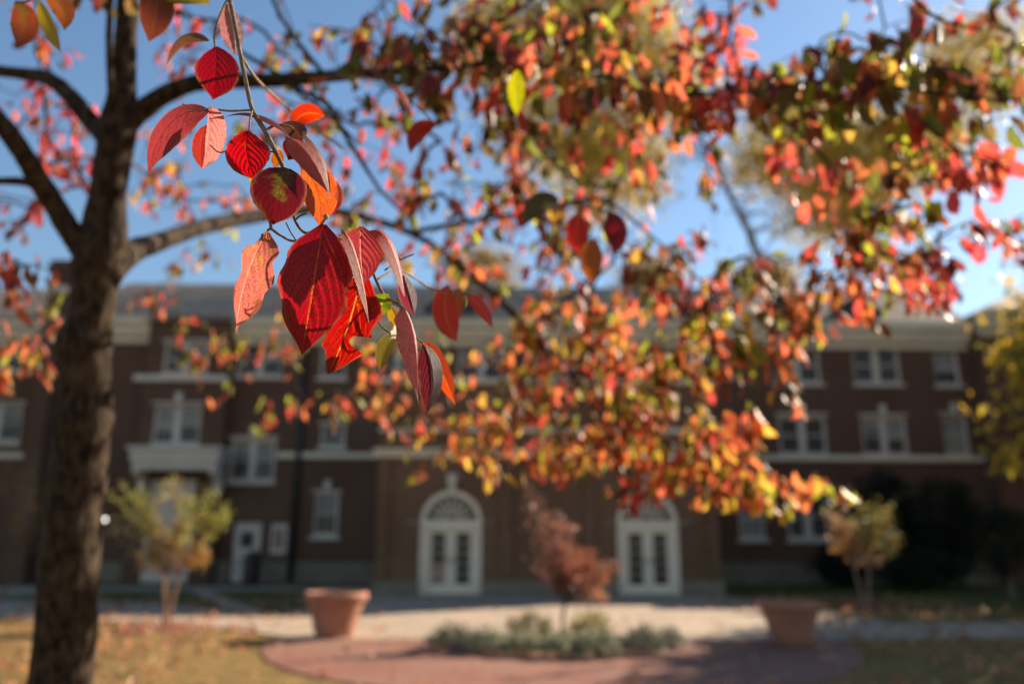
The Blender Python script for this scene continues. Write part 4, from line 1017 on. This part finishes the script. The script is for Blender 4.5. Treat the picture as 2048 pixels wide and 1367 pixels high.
 ('lime leaf lit through, above the middle cluster', (1036, 140, 1.6), (1030, 180, 1.6), (1034, 232, 1.6), 36, 6, 6, 8, (.34, .36, .01), (.10, .09, .02), VY, .0, .0, dict()),
 ('yellow and pink leaf at the end of the lowest bough', (1448, 820, 1.9), (1472, 850, 1.9), (1486, 902, 1.9), 34, 10, 10, 10, (.50, .10, .06), (.45, .40, .02), VY, .1, .0, dict()),
]
for i, h in enumerate(heroes):
    lab, b, c, t, wpx, r0, r1, fold, c1, c2, c3, mx, sp, ex = h
    big = wpx > 70 and b[2] < .9
    dm = (b[2] + t[2]) / 2
    V, Fc, UV = leaf_geo(at(*b), at(*c), at(*t), wpx * dm / F_PX, r0, r1, fold, ns=64 if big else 30, nu=16 if big else 6, seed=i, **ex)
    org = ORIGIN[tree.name]
    me = mesh_data('leaf', V - org, Fc, True)
    set_leaf_attrs(me, UV, c1, c2, c3, (((i * .137) % 1), mx, sp))
    link('leaf', me, M['leaf'], tree, None, None, lab)
# hero twigs and buds
def twig(pts, name='twig'):
    o, q = limb(name, pts, 8, 6, .04, 'twig'); return q
twig([(330, -260, 2.0, 9), (380, -240, 1.4, 10), (430, -120, .95, 10), (462, 10, .78, 9), (480, 105, .74, 9), (492, 165, .73, 9), (505, 220, .725, 9), (530, 262, .72, 10), (552, 305, .715, 9), (570, 345, .715, 8), (582, 395, .715, 7), (590, 440, .715, 6), (612, 466, .715, 6), (640, 452, .708, 5)])
twig([(480, 105, .74, 6), (500, 140, .8, 6), (530, 175, .9, 6), (600, 235, 1.1, 5), (690, 300, 1.3, 4)])
twig([(534, 462, .70, 4), (542, 458, .70, 6), (560, 470, .705, 5), (588, 482, .71, 5), (630, 470, .715, 5)])
twig([(542, 458, .70, 7), (540, 445, .70, 5), (534, 436, .70, 4)])
twig([(590, 440, .715, 5), (600, 432, .71, 4), (612, 427, .71, 4)])
twig([(572, 445, .72, 3), (582, 465, .715, 3), (592, 480, .71, 3)])
twig([(640, 452, .708, 5), (646, 444, .706, 5), (652, 434, .706, 4)])
twig([(630, 470, .715, 5), (690, 480, .74, 5), (735, 520, .75, 5), (752, 560, .75, 6), (770, 592, .745, 6), (800, 610, .73, 6), (804, 614, .72, 4)])
twig([(752, 560, .75, 5), (790, 540, .80, 4), (812, 545, .85, 4), (860, 575, .98, 4), (905, 588, 1.04, 4), (938, 590, 1.05, 4)])
twig([(770, 540, .78, 4), (800, 520, .8, 3), (828, 508, .8, 3)])
twig([(770, 592, .745, 4), (756, 640, .76, 4), (786, 668, .77, 4), (812, 660, .76, 3), (846, 686, .75, 4)])
twig([(505, 220, .725, 4), (460, 222, .735, 4), (418, 218, .74, 4), (395, 222, .73, 3), (365, 208, .73, 2)])
twig([(552, 305, .715, 4), (520, 300, .71, 3), (470, 296, .715, 3), (440, 305, .71, 3), (420, 290, .71, 3)])
twig([(530, 262, .72, 6), (555, 250, .73, 5), (590, 262, .74, 4), (602, 335, .75, 4)])
twig([(505, 220, .725, 4), (500, 240, .70, 4), (498, 262, .69, 3)])
twig([(462, 10, .78, 5), (452, 4, .79, 4), (430, 60, .79, 4), (430, 95, .80, 4)])
twig([(650, 152, 2.3, 5), (760, 160, 1.7, 4), (820, 200, 1.4, 4), (872, 250, 1.3, 4)])
twig([(1080, 425, 2.8, 6), (1130, 410, 2.1, 5), (1170, 412, 1.78, 5), (1215, 425, 1.75, 4)])
twig([(262, -150, 2.2, 8), (180, -160, 1.4, 7), (90, -40, 1.02, 6), (60, 0, 1.0, 5), (30, 5, 1.0, 4)])
def bud(px, py, d, rpx):
    r = rpx * d / F_PX; c = at(px, py, d)
    MB().lathe([(0, -r * 1.1), (r * .35, -r * .95), (r * .85, -r * .4), (r, 0), (r * .8, r * .5), (r * .35, r * .8), (.0, r * .95)], c, 14).build('bud', M['bud'], tree, True)
for b in ((527, 434, .70, 7), (539, 437, .705, 6), (652, 433, .706, 6), (614, 426, .71, 3), (797, 600, .73, 5), (800, 516, .80, 3), (942, 578, 1.05, 7)): bud(*b)

# ---- canopy: whorls of leaves in regions
PALS = {
 'red': ((.44, .04, .028), (.46, .12, .03)), 'coral': ((.52, .095, .045), (.52, .17, .05)), 'orange': ((.48, .11, .028), (.46, .19, .03)), 'yellow': ((.48, .27, .028), (.34, .30, .025)),
 'green': ((.10, .12, .015), (.22, .23, .02)), 'olive': ((.10, .075, .016), (.18, .07, .02)), 'maroon': ((.13, .02, .016), (.17, .05, .02)), 'brown': ((.20, .06, .02), (.16, .10, .02)), 'lime': ((.30, .32, .015), (.42, .36, .03)), 'pink': ((.46, .05, .07), (.48, .12, .10))}
MIX = {'dark': 'maroon olive green brown green red maroon brown orange olive'.split(), 'mid': 'red orange brown olive coral yellow green orange olive lime maroon green red'.split(), 'warm': 'red coral orange orange yellow lime brown orange green yellow olive'.split(),
       'bright': 'coral red orange yellow orange yellow lime green brown orange olive'.split(), 'greeny': 'green olive lime green brown red orange yellow olive'.split(), 'redd': 'red coral red pink maroon orange'.split(), 'pinky': 'pink red coral brown maroon'.split(), 'deep': 'olive green brown olive green maroon brown lime orange'.split(), 'leafy': 'green lime orange coral olive red brown olive orange yellow'.split()}
# (cx, cy, rx, ry, d0, d1, whorls, mix, leaf length m)
REG = [
 (640, 60, 170, 75, 2.0, 2.7, 16, 'mid', .075), (850, 70, 150, 90, 2.1, 2.7, 34, 'dark', .085), (900, 200, 150, 90, 2.2, 2.8, 30, 'dark', .085), (1080, 60, 150, 80, 2.2, 2.9, 34, 'mid', .085), (1060, 180, 140, 90, 2.2, 3.0, 30, 'mid', .085), (1250, 60, 150, 90, 2.2, 3.0, 30, 'mid', .085),
 (1290, 190, 150, 80, 2.3, 3.0, 30, 'mid', .085), (1430, 130, 60, 130, 2.2, 2.6, 22, 'redd', .085), (1500, 200, 80, 60, 2.2, 2.6, 16, 'dark', .085), (1620, 170, 130, 75, 2.0, 2.5, 34, 'deep', .09), (1780, 170, 140, 90, 2.0, 2.5, 40, 'greeny', .09), (1950, 170, 130, 90, 2.0, 2.4, 34, 'deep', .09),
 (1700, 110, 100, 50, 2.0, 2.5, 12, 'deep', .09), (1980, 40, 100, 50, 1.9, 2.2, 9, 'dark', .095), (1830, 30, 80, 40, 1.9, 2.2, 5, 'dark', .09), (1970, 320, 90, 55, 2.0, 2.3, 15, 'redd', .09), (1850, 300, 80, 60, 2.1, 2.5, 13, 'mid', .085),
 (1620, 330, 90, 70, 2.3, 2.7, 12, 'redd', .085), (1740, 400, 120, 100, 2.3, 2.8, 20, 'deep', .08), (1800, 500, 110, 100, 2.3, 2.7, 24, 'mid', .08), (1680, 520, 100, 80, 2.5, 3.0, 24, 'dark', .08), (1860, 580, 60, 50, 2.3, 2.6, 8, 'redd', .08), (1930, 470, 80, 60, 2.2, 2.5, 5, 'dark', .08), (1640, 620, 110, 60, 2.6, 3.2, 16, 'warm', .08), (2010, 470, 30, 30, 2.2, 2.4, 3, 'redd', .085),
 (1340, 300, 110, 80, 2.5, 3.2, 18, 'warm', .08), (1160, 310, 140, 80, 2.5, 3.2, 26, 'mid', .08), (1000, 310, 120, 90, 2.5, 3.2, 26, 'dark', .085), (870, 330, 110, 80, 2.6, 3.3, 14, 'mid', .08),
 (900, 450, 130, 80, 2.8, 3.6, 28, 'warm', .08), (1050, 440, 130, 80, 2.7, 3.5, 32, 'mid', .08), (1200, 440, 120, 90, 2.7, 3.5, 28, 'mid', .08), (1340, 520, 110, 80, 3.0, 3.6, 24, 'dark', .08), (1500, 560, 100, 70, 2.9, 3.5, 18, 'dark', .08), (780, 440, 90, 60, 3.0, 3.8, 14, 'mid', .075),
 (1000, 550, 140, 60, 3.2, 3.9, 26, 'warm', .08), (1180, 560, 140, 70, 3.2, 4.0, 32, 'mid', .08), (1120, 650, 170, 70, 3.3, 4.2, 52, 'leafy', .08), (1310, 650, 140, 80, 3.2, 4.0, 38, 'warm', .08), (1010, 720, 120, 80, 3.6, 4.6, 24, 'leafy', .078),
 (1180, 760, 170, 80, 3.4, 4.4, 64, 'leafy', .08), (1330, 770, 100, 80, 3.3, 4.1, 34, 'greeny', .08), (1120, 850, 190, 70, 3.5, 4.5, 56, 'bright', .08), (1310, 860, 130, 70, 3.4, 4.1, 40, 'leafy', .08), (1420, 880, 90, 60, 3.3, 3.8, 24, 'bright', .08), (920, 850, 150, 70, 3.9, 4.8, 32, 'bright', .078),
 (1000, 915, 180, 40, 3.7, 4.5, 26, 'bright', .08), (1230, 925, 160, 45, 3.4, 4.2, 28, 'bright', .08), (1400, 935, 100, 55, 3.2, 3.7, 28, 'bright', .082), (1270, 985, 30, 25, 3.2, 3.4, 3, 'redd', .085), (1470, 970, 60, 35, 3.1, 3.5, 12, 'bright', .085), (1550, 970, 65, 35, 3.0, 3.5, 9, 'warm', .085), (1640, 965, 60, 15, 3.0, 3.4, 4, 'warm', .085),
 (1570, 760, 60, 65, 2.8, 3.2, 9, 'warm', .08), (1590, 650, 50, 40, 2.7, 3.1, 7, 'mid', .08), (1470, 640, 80, 50, 2.9, 3.4, 12, 'mid', .08), (1480, 840, 40, 50, 3.1, 3.4, 5, 'bright', .085),
 (760, 820, 90, 60, 4.4, 5.2, 16, 'bright', .075), (640, 800, 110, 50, 4.8, 5.6, 16, 'mid', .075), (520, 700, 120, 60, 4.8, 5.8, 16, 'leafy', .075), (400, 690, 110, 50, 4.8, 5.8, 12, 'mid', .075), (330, 620, 100, 40, 4.8, 5.6, 10, 'mid', .075), (820, 700, 100, 70, 4.2, 5.0, 16, 'mid', .075), (660, 640, 130, 50, 4.8, 5.6, 14, 'mid', .075), (480, 810, 90, 40, 4.8, 5.6, 7, 'mid', .075),
 (330, 330, 110, 90, 4.0, 5.0, 20, 'warm', .075), (430, 400, 110, 50, 4.0, 5.0, 16, 'warm', .075), (330, 420, 60, 50, 4.2, 5.0, 8, 'pinky', .075), (410, 520, 80, 30, 4.4, 5.2, 6, 'mid', .075), (350, 90, 90, 110, 2.6, 3.6, 12, 'pinky', .07), (540, 200, 100, 90, 2.8, 3.8, 12, 'mid', .07), (720, 300, 90, 100, 2.8, 3.8, 14, 'pinky', .07), (700, 200, 80, 70, 2.8, 3.6, 9, 'mid', .07),
 (100, 300, 110, 140, 3.2, 4.4, 18, 'pinky', .07), (140, 180, 90, 150, 3.0, 4.2, 14, 'pinky', .07), (40, 420, 70, 70, 3.4, 4.4, 8, 'pinky', .07), (130, 60, 90, 60, 2.8, 3.6, 6, 'dark', .075), (40, 570, 60, 60, 2.3, 2.8, 4, 'redd', .08), (60, 540, 60, 40, 2.3, 2.8, 4, 'dark', .08), (50, 720, 60, 70, 3.0, 3.8, 8, 'mid', .075), (100, 650, 50, 50, 3.2, 3.8, 4, 'mid', .075),
 (1500, 740, 60, 60, 3.2, 3.6, 4, 'warm', .08), (1650, 610, 70, 60, 3.6, 4.1, 9, 'mid', .08), (1780, 520, 70, 60, 3.9, 4.4, 12, 'mid', .08), (1420, 700, 60, 60, 3.2, 3.6, 8, 'warm', .08),
 (1570, 700, 60, 50, 3.1, 3.4, 6, 'warm', .08), (1840, 560, 60, 50, 3.5, 3.8, 9, 'mid', .08), (2030, 470, 50, 60, 3.9, 4.2, 6, 'mid', .08), (2170, 380, 70, 70, 4.2, 4.8, 14, 'mid', .08), (960, 420, 130, 70, 3.0, 3.8, 12, 'warm', .08), (760, 520, 60, 30, 3.6, 4.2, 6, 'warm', .08), (1420, 440, 60, 60, 3.0, 3.6, 5, 'mid', .08),
 (1180, 480, 110, 90, 2.6, 3.3, 18, 'mid', .08), (1130, 400, 120, 60, 2.5, 3.2, 10, 'dark', .08),
 (800, 110, 90, 60, 1.85, 1.8, 10, 'dark', .085), (920, 130, 100, 60, 1.8, 1.8, 16, 'dark', .085), (1060, 130, 110, 60, 1.8, 1.8, 16, 'mid', .085), (1210, 150, 110, 60, 1.85, 1.85, 16, 'mid', .085), (1340, 190, 90, 50, 1.9, 1.9, 10, 'warm', .085),
 # the crown goes on above and beside the view
 (900, -150, 500, 120, 2.3, 3.2, 46, 'mid', .085), (1600, -120, 450, 110, 2.2, 3.0, 40, 'dark', .085), (200, -150, 350, 130, 2.0, 3.2, 24, 'dark', .08), (-150, 300, 130, 300, 2.2, 3.4, 24, 'mid', .08),
]
WC, WM, WL = [], [], []
for (cx, cy, rx, ry, d0, d1, n, mix, ll) in REG:
    up_ = d0 < 2.75 and cx > 560
    if up_: d0, d1 = d0 + .2, d1 + .8
    for k in range(max(1, round(n * (1.05 if up_ else .95) + rng.uniform(-.3, .3)))):
        while True:
            a, b = rng.uniform(-1, 1, 2)
            if a * a + b * b <= 1: break
        WC.append(at(cx + a * rx, cy + b * ry, rng.uniform(d0, d1))); WM.append(mix); WL.append(ll * .93)
for k in range(260):          # the rest of the crown, round the trunk and over the path where the photographer stands
    a = rng.uniform(0, 2 * math.pi); rr = rng.uniform(.5, 3.2)
    q = np.array([tb[0] - .5 + rr * math.cos(a), tb[1] - .6 + rr * math.sin(a), rng.uniform(2.5, 4.6)])
    w_ = q - EYE; dp = w_ @ FW
    if dp > .05 and abs(w_ @ RT) < dp * .75 and abs(w_ @ UP) < dp * .56: continue
    if np.linalg.norm(w_) < .8: continue
    WC.append(q); WM.append('mid'); WL.append(.095)
WC = np.array(WC)
# twig network: each whorl joins the nearest wood already grown
roots = np.vstack(BR)
nR, nW = len(roots), len(WC)
d2 = np.linalg.norm(WC[:, None] - roots[None], axis=2)
best = d2.min(1); par = -1 - d2.argmin(1)
done = np.zeros(nW, bool); order = []
for _ in range(nW):
    i = int(np.argmin(np.where(done, 1e9, best))); done[i] = True; order.append(i)
    dn = np.linalg.norm(WC - WC[i], axis=1) * 1.0 + .02
    m_ = (~done) & (dn < best); best[m_] = dn[m_]; par[m_] = i
desc = np.ones(nW)
for i in reversed(order):
    if par[i] >= 0: desc[par[i]] += desc[i]
mb = MB(); wdir = np.zeros((nW, 3))
for i in order:
    a = roots[-1 - par[i]] if par[i] < 0 else WC[par[i]]
    b = WC[i]; L0 = np.linalg.norm(b - a)
    mid = (a + b) / 2 + rng.normal(size=3) * L0 * .09 + np.array([0, 0, .06 * L0])
    Q_ = spline([a, mid, b], 3 if L0 < .3 else 5)
    r1 = .0011 + .00065 * math.sqrt(desc[i]); r1 = min(r1, .007)
    mb.tube(Q_, np.linspace(r1 * 1.25, r1, len(Q_)), 5, False)
    wdir[i] = (b - mid) / (np.linalg.norm(b - mid) + 1e-9)
mb.build('twigs', M['bark'], tree, True, 'stuff')
# leaf shapes (unit length, hang along -Z from the origin, face -Y)
SH = []
for k in range(14):
    rs = np.random.default_rng(100 + k)
    bend = rs.uniform(-.35, .35); fold = rs.uniform(2, 34); asp = rs.uniform(.44, .62)
    V, Fc, UV = leaf_geo((0, 0, 0), (rs.uniform(-.1, .1), bend, -.5), (rs.uniform(-.1, .1), bend * .2, -1), asp, rs.uniform(-10, 10), rs.uniform(-25, 25), fold, rs.uniform(-.2, .3), 7, 2, 0, None, .5, k, (0, 1, 0))
    SH.append((V, Fc, UV))
leaves = []
for i in range(nW):
    nl = rng.integers(2, 6)
    for j in range(nl):
        a = 2 * math.pi * (j / nl) + rng.uniform(-.5, .5)
        out = np.array([math.cos(a), math.sin(a), 0]) * rng.uniform(.1, .8)
        d = np.array([0, 0, -1.0]) * rng.uniform(.5, 1.4) + out + wdir[i] * .35
        d /= np.linalg.norm(d)
        nz = np.array([math.cos(a), math.sin(a), 0]) + rng.normal(size=3) * .55 + np.array([0, 0, .4])
        nz -= d * nz.dot(d); nz /= np.linalg.norm(nz)
        x = np.cross(nz, d)
        ln = WL[i] * rng.uniform(.7, 1.25)
        Rm = np.stack([x, -nz, -d], 1) * ln
        p = WC[i] - wdir[i] * rng.uniform(0, .15) * (j > 0) + d * .008 + rng.normal(size=3) * .016
        kind = MIX[WM[i]][rng.integers(len(MIX[WM[i]]))]
        leaves.append((Rm, p, rng.integers(len(SH)), kind))
# sun falls through gaps in the crown: fewer leaves along the beams that reach the trunk and the low spray
SUNV = np.array(to_sun)
P_all = np.array([l[1] for l in leaves])
def beam(points):
    d = np.full(len(P_all), 1e9)
    for q in points:
        w_ = P_all - q; t_ = w_ @ SUNV
        d = np.minimum(d, np.where(t_ > 0, np.linalg.norm(w_ - t_[:, None] * SUNV, axis=1), 1e9))
    return d
b1 = beam([at(a, b, .72) for a, b in ((500, 260), (560, 420), (640, 560), (690, 640), (830, 700), (420, 280), (430, 140))])
b2 = beam([at(a, b, 2.2) for a, b in ((225, 350), (222, 430), (215, 510), (205, 620), (200, 720), (190, 820), (185, 920))])
u_ = rng.uniform(0, 1, len(P_all))
leaves = [l for l, x1, x2, q in zip(leaves, b1, b2, u_) if not ((x1 < .16 and q < .93) or (x2 < .24 and q < .86))]
P_all = np.array([l[1] for l in leaves]); rel = P_all - EYE
dep = rel @ FW; pxx = CX + (rel @ RT) / dep * F_PX; pyy = CY - (rel @ UP) / dep * F_PX
inside = (pxx > 0) & (pxx < 2048) & (pyy > 0) & (pyy < 1367)
rank = np.argsort(np.where(inside, dep, 1e6))
n_own = 298 - len(heroes)
own = set(rank[:n_own].tolist())
org = ORIGIN[tree.name]
var = {}
for i in own:
    Rm, p, k, kind = leaves[i]
    v = (k, kind)
    if v not in var:
        me = mesh_data('leaf', SH[k][0], SH[k][1], True)
        c1, c2 = PALS[kind]
        set_leaf_attrs(me, SH[k][2], c1, c2, tuple(min(.7, x * 1.2 + .03) for x in c2), (rng.uniform(), rng.uniform(-.4, .5), rng.uniform(0, .6)))
        me.materials.append(M['canopy']); var[v] = me
    o = bpy.data.objects.new('leaf', var[v]); COL.objects.link(o); o.parent = tree
    m4 = Matrix(((Rm[0, 0], Rm[0, 1], Rm[0, 2], p[0] - org[0]), (Rm[1, 0], Rm[1, 1], Rm[1, 2], p[1] - org[1]), (Rm[2, 0], Rm[2, 1], Rm[2, 2], p[2] - org[2]), (0, 0, 0, 1)))
    o.matrix_local = m4
VV, FF, UU, C1, C2, C3, LP = [], [], [], [], [], [], []
off = 0
for i in range(len(leaves)):
    if i in own: continue
    Rm, p, k, kind = leaves[i]
    V, Fc, UV = SH[k]
    VV.append(V @ Rm.T + p - org); UU.append(UV)
    FF.extend([tuple(q + off for q in f) for f in Fc]); off += len(V)
    c1, c2 = PALS[kind]; j = rng.uniform(.75, 1.25)
    n = len(V)
    C1.append(np.tile(np.clip(np.array(c1) * j, 0, .8), (n, 1))); C2.append(np.tile(np.clip(np.array(c2) * j, 0, .8), (n, 1))); C3.append(np.tile(np.array(c2) * 1.1 + .02, (n, 1)))
    LP.append(np.tile((rng.uniform(), rng.uniform(-.5, .6), rng.uniform(0, .6)), (n, 1)))
me = mesh_data('leaves', np.vstack(VV), FF, True)
set_leaf_attrs(me, np.vstack(UU), np.vstack(C1), np.vstack(C2), np.vstack(C3), np.vstack(LP))
link('leaves', me, M['canopy'], tree, None, 'stuff')
print('leaves', len(leaves), 'whorls', nW)
